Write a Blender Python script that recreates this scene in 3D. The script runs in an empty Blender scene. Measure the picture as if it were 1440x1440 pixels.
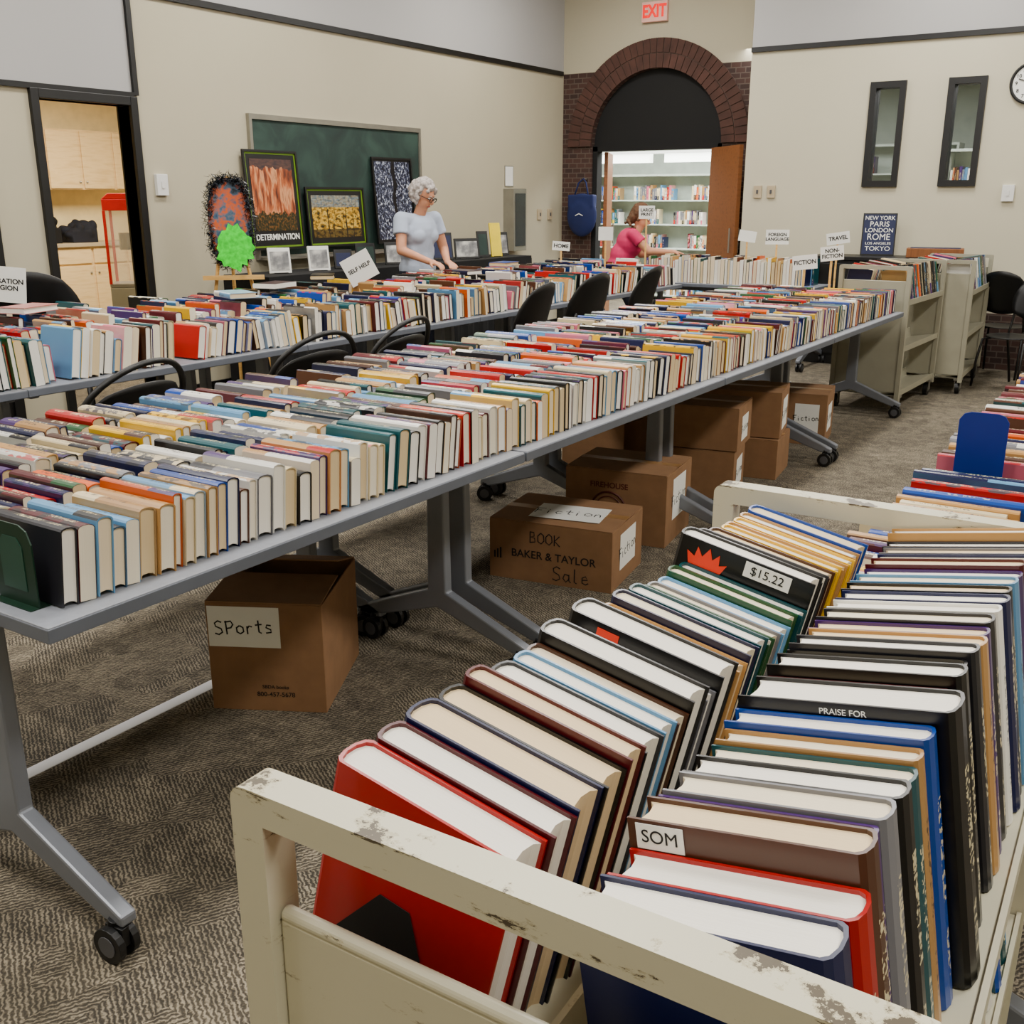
import bpy, math, random
from mathutils import Vector, Matrix
R=random.Random(11)
SC=bpy.context.scene
COL=SC.collection
rad=math.radians
def lin0(c):
    return tuple((x/255/12.92 if x/255<=.04045 else ((x/255+.055)/1.055)**2.4) for x in c)+(1,)
def lin(c,sat=1.16,g=1.26):
    r=lin0(c)[:3]; l=.2126*r[0]+.7152*r[1]+.0722*r[2]
    r=[min(1,max(0.002,l+(x-l)*sat)) for x in r]
    return tuple(x**g for x in r)+(1,)
# ---------------------------------------------------------------- materials
def newmat(name):
    m=bpy.data.materials.new(name); m.use_nodes=True
    nt=m.node_tree; b=nt.nodes['Principled BSDF']
    return m,nt,b
def mat(name,c,rough=.6,metal=0,var=.08,scale=8,bump=0,emit=None,es=0,alpha=None,trans=0,sat=1.16):
    m,nt,b=newmat(name)
    N=nt.nodes;L=nt.links
    col=lin(c,sat)
    tc=N.new('ShaderNodeTexCoord'); no=N.new('ShaderNodeTexNoise'); no.inputs['Scale'].default_value=scale; no.inputs['Detail'].default_value=4
    L.new(tc.outputs['Object'],no.inputs['Vector'])
    r=N.new('ShaderNodeValToRGB')
    r.color_ramp.elements[0].position=.3; r.color_ramp.elements[1].position=.7
    r.color_ramp.elements[0].color=tuple(x*(1-var) for x in col[:3])+(1,)
    r.color_ramp.elements[1].color=tuple(min(1,x*(1+var)) for x in col[:3])+(1,)
    L.new(no.outputs['Fac'],r.inputs['Fac']); L.new(r.outputs['Color'],b.inputs['Base Color'])
    b.inputs['Roughness'].default_value=rough; b.inputs['Metallic'].default_value=metal
    if bump:
        bp=N.new('ShaderNodeBump'); bp.inputs['Strength'].default_value=bump; bp.inputs['Distance'].default_value=.01
        n2=N.new('ShaderNodeTexNoise'); n2.inputs['Scale'].default_value=scale*12
        L.new(tc.outputs['Object'],n2.inputs['Vector']); L.new(n2.outputs['Fac'],bp.inputs['Height']); L.new(bp.outputs['Normal'],b.inputs['Normal'])
    if emit:
        b.inputs['Emission Color'].default_value=lin(emit); b.inputs['Emission Strength'].default_value=es
    if alpha is not None: b.inputs['Alpha'].default_value=alpha
    if trans: b.inputs['Transmission Weight'].default_value=trans
    return m
def mathn(nt,op,a,b_=None,c=None):
    n=nt.nodes.new('ShaderNodeMath'); n.operation=op
    for i,x in enumerate((a,b_,c)):
        if x is None: continue
        if isinstance(x,(int,float)): n.inputs[i].default_value=x
        else: nt.links.new(x,n.inputs[i])
    return n.outputs[0]
def mixc(nt,f,a,b_):
    n=nt.nodes.new('ShaderNodeMix'); n.data_type='RGBA'
    for s,x in ((0,f),(6,a),(7,b_)):
        if isinstance(x,(int,float)): n.inputs[s].default_value=x
        elif isinstance(x,tuple): n.inputs[s].default_value=x
        else: nt.links.new(x,n.inputs[s])
    return n.outputs[2]
def rampmat(name,cols,scale=(1,1,1),nscale=5,rough=.6,detail=6,dist=0,coord='Object'):
    m,nt,b=newmat(name); N=nt.nodes;L=nt.links
    tc=N.new('ShaderNodeTexCoord'); mp=N.new('ShaderNodeMapping'); mp.inputs['Scale'].default_value=scale
    no=N.new('ShaderNodeTexNoise'); no.inputs['Scale'].default_value=nscale; no.inputs['Detail'].default_value=detail; no.inputs['Distortion'].default_value=dist
    L.new(tc.outputs[coord],mp.inputs['Vector']); L.new(mp.outputs[0],no.inputs['Vector'])
    r=N.new('ShaderNodeValToRGB'); e=r.color_ramp.elements
    while len(e)<len(cols): e.new(.5)
    for i,c in enumerate(cols):
        e[i].position=.3+.4*i/(len(cols)-1); e[i].color=lin(c)
    L.new(no.outputs['Fac'],r.inputs['Fac']); L.new(r.outputs['Color'],b.inputs['Base Color'])
    b.inputs['Roughness'].default_value=rough
    return m
M_wall=mat('wall_paint_cream',(193,187,168),.8,var=.03,scale=1.2,bump=.04,sat=1.1)
M_wallb=mat('wall_paint_cream_bright',(206,201,183),.8,var=.03,scale=1.2,bump=.04,sat=1.1)
M_wallu=mat('wall_paint_upper',(182,181,180),.8,var=.02,scale=1)
M_ceil=mat('ceiling_tile',(205,200,190),.9,var=.03,scale=3)
M_trim=mat('black_trim_paint',(14,14,15),.45,var=.1)
M_tyb=mat('black_panel',(9,9,11),.8)
M_table=mat('grey_laminate',(156,159,166),.42,var=.05,scale=60)
M_tedge=mat('grey_vinyl_edge',(118,122,130),.5)
M_steel=mat('silver_powder_coat',(143,146,152),.4,.35,var=.05)
M_blackp=mat('black_plastic',(18,18,20),.45,var=.1)
M_dgrey=mat('caster_grey',(95,95,98),.5)
M_wood=rampmat('oak_wood',[(214,178,120),(226,192,138),(205,168,110)],(1,1,8),3,.5)
M_maple=rampmat('pale_maple',[(228,206,164),(236,215,176),(222,198,156)],(1,1,8),3,.5)
M_door=rampmat('door_wood',[(128,88,58),(148,104,70),(136,94,62)],(6,6,.6),4,.45)
M_card=mat('cardboard',(156,124,94),.85,var=.1,scale=14,bump=.03,sat=1.06)
M_paper=mat('white_paper',(240,240,236),.8,var=.02)
M_ink=mat('black_ink',(12,11,12),.7)
M_tape=mat('brown_tape',(170,138,102),.3)
M_white=mat('white_plastic',(228,228,225),.45,var=.03)
M_red=mat('red_plastic',(200,25,30),.4)
M_blue=mat('blue_metal',(24,62,145),.35,.1)
M_green=mat('dark_green_metal',(26,66,50),.4,.2)
M_chalk=rampmat('chalkboard_slate',[(40,58,54),(48,70,64),(66,88,80)],(1,1,1),3,.7,8,1.0)
M_alu=mat('aluminium',(170,168,160),.35,.7)
M_skin=mat('skin',(210,163,137),.55,var=.06,scale=20)
M_hairw=mat('grey_white_hair',(190,184,180),.8,var=.35,scale=60,bump=.3)
M_hairb=mat('light_brown_hair',(112,84,62),.8,var=.3,scale=60,bump=.3)
M_shirt=mat('pale_blue_shirt',(190,198,212),.85,var=.05,scale=12)
M_pink=mat('pink_shirt',(204,70,116),.85,var=.08,scale=12)
M_jean=mat('dark_trousers',(40,46,62),.9)
M_lip=mat('lip',(170,95,85),.5)
M_eye=mat('eye_white',(225,222,215),.3)
M_iris=mat('iris',(50,45,45),.3)
M_shoe=mat('shoe_leather',(50,45,42),.6)
M_stripw=mat('white_floor_strip',(242,242,244),.6,var=.03)
M_lamp=mat('light_lens',(255,250,240),.6,emit=(255,248,236),es=4)
M_lamp2=mat('library_lens',(255,255,250),.6,emit=(250,255,248),es=5)
M_exit=mat('exit_face',(240,200,190),.5)
M_exitr=mat('exit_letters',(230,2,6),.5,emit=(235,2,4),es=.7)
M_yel=mat('yellow_card',(235,215,40),.6)
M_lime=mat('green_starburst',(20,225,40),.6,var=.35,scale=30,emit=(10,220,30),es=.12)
M_mat=mat('yellow_green_mat',(120,148,44),.6)
M_bluebag=mat('blue_bag_cloth',(28,46,96),.8,var=.15,scale=6)
M_dkbag=mat('dark_bag_cloth',(30,34,48),.85,var=.3,scale=9)
M_cloth=mat('black_cloth',(16,16,19),.95)
M_tins=rampmat('black_tinsel',[(6,6,8),(20,22,26),(110,116,126)],(1,1,1),60,.2)
M_wreath=rampmat('peacock_picture',[(36,66,110),(104,124,140),(214,116,44),(90,112,130),(24,30,40)],(1,1,1),13,.5)
M_cover3=rampmat('display_cover_art',[(230,228,222),(150,150,150),(60,66,76)],(1,1,1),9,.5)
M_lib=mat('library_wall',(204,211,203),.8)
M_kit=mat('kitchen_wall',(240,226,188),.8)
M_count=mat('counter_laminate',(190,178,156),.4)
M_glass=mat('clear_plastic',(235,235,230),.15,alpha=.25)
M_pane=mat('window_glass',(50,55,56),.04,alpha=.42)
M_navysign=mat('navy_print',(32,44,84),.6)
def picmat(name,kind):
    m,nt,b=newmat(name); N=nt.nodes;L=nt.links
    tc=N.new('ShaderNodeTexCoord'); sp=N.new('ShaderNodeSeparateXYZ'); L.new(tc.outputs['Generated'],sp.inputs[0]); X,Y=sp.outputs[0],sp.outputs[1]
    def noise(sx,sy,sc,det=6,dist=0):
        c=N.new('ShaderNodeCombineXYZ'); L.new(mathn(nt,'MULTIPLY',X,sx),c.inputs[0]); L.new(mathn(nt,'MULTIPLY',Y,sy),c.inputs[1])
        n=N.new('ShaderNodeTexNoise'); n.inputs['Scale'].default_value=sc; n.inputs['Detail'].default_value=det; n.inputs['Distortion'].default_value=dist
        L.new(c.outputs[0],n.inputs['Vector']); return n.outputs['Fac']
    def ramp(f,cols,p0=.3,p1=.7):
        r=N.new('ShaderNodeValToRGB'); e=r.color_ramp.elements
        while len(e)<len(cols): e.new(.5)
        for i,c in enumerate(cols): e[i].position=p0+(p1-p0)*i/(len(cols)-1); e[i].color=lin(c)
        L.new(f,r.inputs['Fac']); return r.outputs['Color']
    if kind=='canyon':
        c=ramp(noise(5,1.3,2.4,7,.4),[(74,48,44),(140,82,58),(184,118,84),(212,166,132),(150,96,70)])
        edge=mathn(nt,'ADD',mathn(nt,'MULTIPLY',noise(4,.1,2),.35),.08)
        c=mixc(nt,mathn(nt,'LESS_THAN',Y,edge),c,ramp(noise(9,9,3),[(24,28,18),(64,62,34),(146,104,62)]))
        top=mathn(nt,'GREATER_THAN',Y,mathn(nt,'SUBTRACT',1.02,mathn(nt,'MULTIPLY',noise(3,.1,2),.3)))
        c=mixc(nt,top,c,ramp(noise(3,8,3),[(56,52,60),(110,84,76)]))
    elif kind=='forest':
        c=ramp(noise(6,6,2.2,8,.3),[(30,34,26),(104,86,40),(186,150,66),(218,192,122),(90,96,60)])
        tr=mathn(nt,'GREATER_THAN',noise(9,.25,3,2),.6); c=mixc(nt,tr,c,lin((34,26,22)))
        c=mixc(nt,mathn(nt,'MULTIPLY',mathn(nt,'GREATER_THAN',Y,.72),.7),c,ramp(noise(5,8,3),[(60,80,90),(150,170,180)]))
        c=mixc(nt,mathn(nt,'MULTIPLY',mathn(nt,'LESS_THAN',Y,.2),.8),c,lin((40,36,26)))
    else:
        n1=noise(9,9,3,9,.9); c=ramp(n1,[(24,28,46),(44,48,70),(110,116,136),(222,226,234)],.38,.66)
        w=mathn(nt,'LESS_THAN',mathn(nt,'ABSOLUTE',mathn(nt,'SUBTRACT',X,mathn(nt,'ADD',.35,mathn(nt,'MULTIPLY',noise(.3,2,2),.35)))),mathn(nt,'MULTIPLY',noise(1,3,2),.1))
        c=mixc(nt,w,c,lin((20,20,30)))
    L.new(c,b.inputs['Base Color']); b.inputs['Roughness'].default_value=.35
    return m
M_orange=picmat('canyon_print','canyon'); M_forest=picmat('forest_print','forest'); M_bw=picmat('snowy_branch_print','bw')

def carpet():
    m,nt,b=newmat('patterned_carpet'); N=nt.nodes;L=nt.links
    tc=N.new('ShaderNodeTexCoord')
    nd0=N.new('ShaderNodeTexNoise'); nd0.inputs['Scale'].default_value=5; nd0.inputs['Detail'].default_value=3
    L.new(tc.outputs['Object'],nd0.inputs['Vector'])
    nd=N.new('ShaderNodeTexNoise'); nd.inputs['Scale'].default_value=15; nd.inputs['Detail'].default_value=3; nd.inputs['Distortion'].default_value=.6
    L.new(tc.outputs['Object'],nd.inputs['Vector'])
    outs=[]
    for rot in (rad(30),rad(-60)):
        mp=N.new('ShaderNodeMapping'); mp.inputs['Rotation'].default_value=(0,0,rot)
        L.new(tc.outputs['Object'],mp.inputs['Vector'])
        w=N.new('ShaderNodeTexWave'); w.inputs['Scale'].default_value=29; w.inputs['Distortion'].default_value=6; w.inputs['Detail'].default_value=3; w.inputs['Detail Scale'].default_value=2.8
        L.new(mp.outputs[0],w.inputs['Vector']); outs.append(w.outputs['Fac'])
    mx=N.new('ShaderNodeMix'); mx.data_type='FLOAT'
    vo=N.new('ShaderNodeTexVoronoi'); vo.inputs['Scale'].default_value=5.5; vo.distance='MANHATTAN'; L.new(tc.outputs['Object'],vo.inputs['Vector'])
    sv=N.new('ShaderNodeSeparateColor'); L.new(vo.outputs['Color'],sv.inputs[0])
    L.new(mathn(nt,'GREATER_THAN',sv.outputs[0],.5),mx.inputs[0]); L.new(outs[0],mx.inputs[2]); L.new(outs[1],mx.inputs[3])
    n3=N.new('ShaderNodeTexNoise'); n3.inputs['Scale'].default_value=170; n3.inputs['Detail'].default_value=2; L.new(tc.outputs['Object'],n3.inputs['Vector'])
    f=mathn(nt,'ADD',mathn(nt,'MULTIPLY',mx.outputs[0],.42),mathn(nt,'ADD',mathn(nt,'MULTIPLY',nd.outputs['Fac'],.42),mathn(nt,'MULTIPLY',n3.outputs['Fac'],.38)))
    f=mathn(nt,'ADD',f,mathn(nt,'MULTIPLY',mathn(nt,'SUBTRACT',sv.outputs[1],.5),.12))
    r=N.new('ShaderNodeValToRGB'); e=r.color_ramp.elements
    e[0].position=.36;e[0].color=lin((36,31,26),1,1); e[1].position=.90;e[1].color=lin((166,154,132),1,1); x=e.new(.62);x.color=lin((90,81,68),1,1)
    L.new(f,r.inputs['Fac'])
    c=mixc(nt,mathn(nt,'MULTIPLY',nd0.outputs['Fac'],.42),r.outputs['Color'],lin((80,74,56),1,1))
    L.new(c,b.inputs['Base Color']); b.inputs['Roughness'].default_value=.95
    bp=N.new('ShaderNodeBump'); bp.inputs['Strength'].default_value=.8; bp.inputs['Distance'].default_value=.006
    L.new(f,bp.inputs['Height']); L.new(bp.outputs['Normal'],b.inputs['Normal'])
    return m
M_carpet=carpet()
def brick():
    m,nt,b=newmat('dark_brick'); N=nt.nodes;L=nt.links
    tc=N.new('ShaderNodeTexCoord'); mp=N.new('ShaderNodeMapping'); mp.inputs['Rotation'].default_value=(rad(90),0,0)
    L.new(tc.outputs['Object'],mp.inputs['Vector'])
    t=N.new('ShaderNodeTexBrick'); t.inputs['Scale'].default_value=4.6; t.inputs['Mortar Size'].default_value=.025
    t.inputs['Color1'].default_value=lin((92,68,60),1.1); t.inputs['Color2'].default_value=lin((70,53,48),1.1); t.inputs['Mortar'].default_value=lin((108,95,87),1)
    L.new(mp.outputs[0],t.inputs['Vector']); L.new(t.outputs['Color'],b.inputs['Base Color']); b.inputs['Roughness'].default_value=.85
    return m
M_brick=brick()
M_brick1=mat('arch_brick',(92,67,59),.85,var=.3,scale=7)
M_mortar=mat('arch_mortar',(98,86,79),.9)
def cream():
    m,nt,b=newmat('worn_cream_paint'); N=nt.nodes;L=nt.links
    tc=N.new('ShaderNodeTexCoord')
    mp=N.new('ShaderNodeMapping'); mp.inputs['Scale'].default_value=(1,1,3.2); L.new(tc.outputs['Object'],mp.inputs['Vector'])
    n1=N.new('ShaderNodeTexNoise'); n1.inputs['Scale'].default_value=17; n1.inputs['Detail'].default_value=10; n1.inputs['Roughness'].default_value=.7; L.new(mp.outputs[0],n1.inputs['Vector'])
    sp=N.new('ShaderNodeSeparateXYZ'); L.new(tc.outputs['Object'],sp.inputs[0])
    edge=mathn(nt,'MULTIPLY',mathn(nt,'GREATER_THAN',sp.outputs['Z'],1.035),.03)
    edge=mathn(nt,'ADD',edge,mathn(nt,'MULTIPLY',mathn(nt,'GREATER_THAN',sp.outputs['Z'],1.0775),.05))
    g=mathn(nt,'ADD',n1.outputs['Fac'],edge)
    r=mathn(nt,'GREATER_THAN',g,.66)
    r2=mathn(nt,'GREATER_THAN',g,.63)
    c=mixc(nt,mathn(nt,'MULTIPLY',r2,.5),lin((210,206,184),1.05,1.1),lin((176,166,138)))
    c=mixc(nt,r,c,lin((84,74,62)))
    n2=N.new('ShaderNodeTexNoise'); n2.inputs['Scale'].default_value=5; L.new(tc.outputs['Object'],n2.inputs['Vector'])
    c=mixc(nt,mathn(nt,'MULTIPLY',n2.outputs['Fac'],.25),c,lin((188,180,156)))
    L.new(c,b.inputs['Base Color']); b.inputs['Roughness'].default_value=.4
    return m
M_cream=cream()
M_cream2=mat('beige_cart_paint',(170,167,152),.5,var=.05)
def bookmats():
    out=[]
    for k in ('book_board','book_spine','book_pages'):
        m,nt,b=newmat(k); N=nt.nodes;L=nt.links
        a1=N.new('ShaderNodeAttribute'); a1.attribute_name='c1'
        a2=N.new('ShaderNodeAttribute'); a2.attribute_name='c2'
        uv=N.new('ShaderNodeUVMap'); uv.uv_map='UVMap'
        sp=N.new('ShaderNodeSeparateXYZ'); L.new(uv.outputs[0],sp.inputs[0]); u=sp.outputs['X']; v=sp.outputs['Y']
        rnd=a2.outputs['Alpha']
        cb=N.new('ShaderNodeCombineXYZ')
        no=N.new('ShaderNodeTexNoise'); no.inputs['Scale'].default_value=1
        if k=='book_spine':
            L.new(mathn(nt,'MULTIPLY',u,2.2),cb.inputs[0]); L.new(mathn(nt,'MULTIPLY',v,52),cb.inputs[1]); L.new(mathn(nt,'MULTIPLY',rnd,97),cb.inputs[2])
            L.new(cb.outputs[0],no.inputs['Vector']); no.inputs['Detail'].default_value=1
            g=mathn(nt,'GREATER_THAN',no.outputs['Fac'],.53)
            lo=mathn(nt,'ADD',.12,mathn(nt,'MULTIPLY',rnd,.25))
            a=mathn(nt,'MULTIPLY',mathn(nt,'GREATER_THAN',v,lo),mathn(nt,'LESS_THAN',v,mathn(nt,'ADD',lo,.38)))
            a=mathn(nt,'MULTIPLY',a,mathn(nt,'LESS_THAN',mathn(nt,'ABSOLUTE',u),.34))
            title=mathn(nt,'MULTIPLY',g,a)
            auth=mathn(nt,'MULTIPLY',mathn(nt,'MULTIPLY',mathn(nt,'GREATER_THAN',v,.72),mathn(nt,'LESS_THAN',v,.9)),mathn(nt,'MULTIPLY',g,mathn(nt,'LESS_THAN',mathn(nt,'ABSOLUTE',u),.24)))
            band=mathn(nt,'MULTIPLY',mathn(nt,'GREATER_THAN',v,.66),mathn(nt,'GREATER_THAN',rnd,.62))
            c=mixc(nt,band,a1.outputs['Color'],a2.outputs['Color'])
            cb2=N.new('ShaderNodeCombineXYZ'); L.new(mathn(nt,'MULTIPLY',u,.8),cb2.inputs[0]); L.new(mathn(nt,'MULTIPLY',v,6),cb2.inputs[1]); L.new(mathn(nt,'MULTIPLY',rnd,31),cb2.inputs[2])
            n2=N.new('ShaderNodeTexNoise'); n2.inputs['Scale'].default_value=1; L.new(cb2.outputs[0],n2.inputs['Vector'])
            art=mathn(nt,'MULTIPLY',mathn(nt,'GREATER_THAN',n2.outputs['Fac'],.52),mathn(nt,'MULTIPLY',mathn(nt,'LESS_THAN',rnd,.28),.8))
            c=mixc(nt,art,c,a2.outputs['Color'])
            lum=N.new('ShaderNodeRGBToBW'); L.new(c,lum.inputs[0])
            dark=mathn(nt,'GREATER_THAN',lum.outputs[0],.2)
            tcol=mixc(nt,dark,lin((232,222,190)),lin((35,24,40)))
            c=mixc(nt,mathn(nt,'MULTIPLY',mathn(nt,'MAXIMUM',title,auth),.75),c,tcol)
            L.new(c,b.inputs['Base Color']); b.inputs['Roughness'].default_value=.3
        elif k=='book_board':
            L.new(mathn(nt,'MULTIPLY',u,14),cb.inputs[0]); L.new(mathn(nt,'MULTIPLY',v,9),cb.inputs[1]); L.new(mathn(nt,'MULTIPLY',rnd,57),cb.inputs[2])
            L.new(cb.outputs[0],no.inputs['Vector']); no.inputs['Detail'].default_value=6
            f=mathn(nt,'MULTIPLY',no.outputs['Fac'],.55)
            f=mathn(nt,'MULTIPLY',f,mathn(nt,'GREATER_THAN',rnd,.7))
            c=mixc(nt,f,a1.outputs['Color'],a2.outputs['Color'])
            L.new(c,b.inputs['Base Color']); b.inputs['Roughness'].default_value=.28
        else:
            L.new(mathn(nt,'MULTIPLY',u,1500),cb.inputs[0]); L.new(mathn(nt,'MULTIPLY',v,6),cb.inputs[1])
            L.new(cb.outputs[0],no.inputs['Vector'])
            f=mathn(nt,'MULTIPLY',no.outputs['Fac'],.55)
            dk=N.new('ShaderNodeVectorMath'); dk.operation='MULTIPLY'; L.new(a1.outputs['Color'],dk.inputs[0]); dk.inputs[1].default_value=(.6,.54,.44)
            c=mixc(nt,f,a1.outputs['Color'],dk.outputs[0])
            L.new(c,b.inputs['Base Color']); b.inputs['Roughness'].default_value=.85
        out.append(m)
    return out
BM=bookmats()
# ---------------------------------------------------------------- mesh builder
class MB:
    def __init__(s): s.v=[];s.f=[];s.m=[]
    def add(s,vs,fs,mi=0,M=None):
        o=len(s.v)
        for p in vs:
            p=Vector(p)
            if M: p=M@p
            s.v.append(tuple(p))
        for f in fs: s.f.append(tuple(i+o for i in f)); s.m.append(mi)
        return s
    def box(s,x0,x1,y0,y1,z0,z1,mi=0,M=None):
        vs=[(x,y,z) for z in (z0,z1) for y in (y0,y1) for x in (x0,x1)]
        return s.add(vs,[(0,2,3,1),(4,5,7,6),(0,1,5,4),(2,6,7,3),(0,4,6,2),(1,3,7,5)],mi,M)
    def tube(s,pts,r,n=10,mi=0,M=None,caps=True):
        pts=[Vector(p) for p in pts]; rs=r if isinstance(r,(list,tuple)) else [r]*len(pts)
        vs=[];fs=[]
        d0=(pts[1]-pts[0]).normalized()
        a=d0.orthogonal().normalized()
        for i,p in enumerate(pts):
            d=(pts[min(i+1,len(pts)-1)]-pts[max(i-1,0)]).normalized()
            a=(a-d*a.dot(d)).normalized(); b=d.cross(a)
            for k in range(n):
                t=2*math.pi*k/n; vs.append(p+(a*math.cos(t)+b*math.sin(t))*rs[i])
        for i in range(len(pts)-1):
            for k in range(n):
                fs.append((i*n+k,i*n+(k+1)%n,(i+1)*n+(k+1)%n,(i+1)*n+k))
        if caps:
            fs.append(tuple(range(n-1,-1,-1))); fs.append(tuple((len(pts)-1)*n+k for k in range(n)))
        return s.add(vs,fs,mi,M)
    def ball(s,c,r,nu=14,nv=9,mi=0,M=None):
        if not isinstance(r,(tuple,list)): r=(r,r,r)
        c=Vector(c); vs=[c+Vector((0,0,-r[2]))];fs=[]
        for j in range(1,nv):
            ph=-math.pi/2+math.pi*j/nv
            for i in range(nu):
                t=2*math.pi*i/nu; vs.append(c+Vector((r[0]*math.cos(ph)*math.cos(t),r[1]*math.cos(ph)*math.sin(t),r[2]*math.sin(ph))))
        vs.append(c+Vector((0,0,r[2]))); e=len(vs)-1
        for i in range(nu):
            fs.append((0,1+(i+1)%nu,1+i)); o=1+(nv-2)*nu; fs.append((e,o+i,o+(i+1)%nu))
        for j in range(nv-2):
            for i in range(nu):
                a=1+j*nu; fs.append((a+i,a+(i+1)%nu,a+nu+(i+1)%nu,a+nu+i))
        return s.add(vs,fs,mi,M)
    def cap(s,p0,p1,r0,r1,n=12):
        s.tube([p0,p1],[r0,r1],n); s.ball(p0,r0,n,8); s.ball(p1,r1,n,8); return s
    def prism(s,poly,z0,z1,mi=0,M=None):
        n=len(poly); vs=[(x,y,z0) for x,y in poly]+[(x,y,z1) for x,y in poly]
        fs=[tuple(range(n-1,-1,-1)),tuple(range(n,2*n))]+[(i,(i+1)%n,n+(i+1)%n,n+i) for i in range(n)]
        return s.add(vs,fs,mi,M)
    def build(s,name,mats,parent=None,smooth=False,bevel=0,M=None,mods=None,**props):
        me=bpy.data.meshes.new(name); me.from_pydata(s.v,[],s.f); 
        if not isinstance(mats,(list,tuple)): mats=[mats]
        for m in mats: me.materials.append(m)
        if len(mats)>1: me.polygons.foreach_set('material_index',s.m)
        if smooth: me.polygons.foreach_set('use_smooth',[True]*len(me.polygons))
        me.update()
        o=bpy.data.objects.new(name,me); COL.objects.link(o)
        if parent: o.parent=parent
        if M is not None: o.matrix_local=M
        if bevel:
            b=o.modifiers.new('bevel','BEVEL'); b.width=bevel; b.segments=2; b.limit_method='ANGLE'
        for k,v in props.items(): o[k]=v
        return o
def empty(name,M,label,cat,group=None):
    o=bpy.data.objects.new(name,None); COL.objects.link(o); o.empty_display_size=.05
    o.matrix_world=M; o['label']=label; o['category']=cat
    if group:o['group']=group
    return o
def T(x,y,z,rz=0): return Matrix.Translation((x,y,z))@Matrix.Rotation(rz,4,'Z')
def basis(o,x,y):
    x=Vector(x).normalized(); y=Vector(y); z=x.cross(y).normalized(); y=z.cross(x)
    m=Matrix((x,y,z)).transposed().to_4x4(); m.translation=Vector(o); return m
def text(body,size,m,parent,M,name='printed_text',ext=.0006,align='CENTER',shear=0,xs=1,bold=0):
    cu=bpy.data.curves.new('txt','FONT'); cu.body=body; cu.size=size; cu.align_x=align; cu.align_y='CENTER'; cu.extrude=ext; cu.shear=shear; cu.offset=size*bold
    t=bpy.data.objects.new('txt',cu); COL.objects.link(t)
    bpy.context.view_layer.update()
    me=bpy.data.meshes.new_from_object(t.evaluated_get(bpy.context.evaluated_depsgraph_get()))
    bpy.data.objects.remove(t)
    me.materials.clear(); me.materials.append(m)
    o=bpy.data.objects.new(name,me); COL.objects.link(o); o.parent=parent; o.matrix_local=M@Matrix.Diagonal((xs,1,1,1))
    return o
STROKES={'S':([(.8,.88),(.5,1),(.2,.85),(.25,.6),(.7,.42),(.78,.16),(.45,0),(.12,.1)],),
'P':([(.2,0),(.2,1)],[(.1,.95),(.65,1),(.8,.75),(.6,.52),(.2,.48)]),
'o':([(.4,.6),(.12,.45),(.12,.15),(.4,0),(.7,.15),(.68,.45),(.4,.6)],),
'r':([(.2,0),(.22,.58)],[(.22,.4),(.4,.58),(.65,.52)]),
't':([(.4,.95),(.38,.1),(.6,0)],[(.1,.6),(.7,.64)]),
's':([(.65,.55),(.3,.6),(.2,.42),(.6,.25),(.6,.05),(.15,.02)],),
'F':([(.2,0),(.25,1)],[(.05,1),(.9,1.04)],[(.22,.55),(.65,.58)]),
'i':([(.3,.55),(.3,0)],[(.3,.78),(.32,.84)]),
'c':([(.62,.5),(.3,.58),(.12,.3),(.3,.02),(.66,.1)],),
'n':([(.15,0),(.18,.55)],[(.18,.38),(.42,.58),(.6,.4),(.64,0)]),
'B':([(.15,0),(.15,1)],[(.1,1),(.6,.97),(.65,.65),(.2,.53),(.7,.45),(.75,.1),(.1,0)]),
'O':([(.45,1),(.1,.7),(.12,.2),(.5,0),(.85,.3),(.8,.8),(.45,1)],),
'K':([(.15,0),(.15,1)],[(.75,.95),(.18,.45),(.8,0)]),
'a':([(.6,.5),(.25,.56),(.1,.25),(.35,0),(.6,.2),(.62,.55),(.64,.1),(.8,0)],),
'l':([(.3,1),(.28,.08),(.5,0)],),
'e':([(.12,.3),(.62,.34),(.45,.58),(.15,.45),(.15,.1),(.45,0),(.7,.12)],)}
def scrawl(s,size,m,parent,M,th=.0016,adv=.78):
    b=MB(); W=len(s)*size*adv*.92; x=-W/2
    for ch in s:
        if ch in STROKES:
            for st in STROKES[ch]:
                dy=R.uniform(-.03,.03)*size
                b.tube([(x+p[0]*size*.8,-size*.5+p[1]*size+dy,0) for p in st],th,5)
        x+=size*adv*(1 if ch.isupper() else .85)
    return b.build('handwriting',m,parent,M=M@Matrix.Diagonal((1,1,.25,1)))
def copy_thing(root,M,**props):
    def rec(o,par):
        n=o.copy(); COL.objects.link(n)
        if par: n.parent=par
        for c in list(o.children): rec(c,n)
        return n
    n=rec(root,None); n.matrix_world=M
    for k,v in props.items(): n[k]=v
    return n
def struct(mb,name,m,bevel=0):
    return mb.build(name,m,bevel=bevel,kind='structure')
I4=Matrix.Identity(4)
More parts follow.
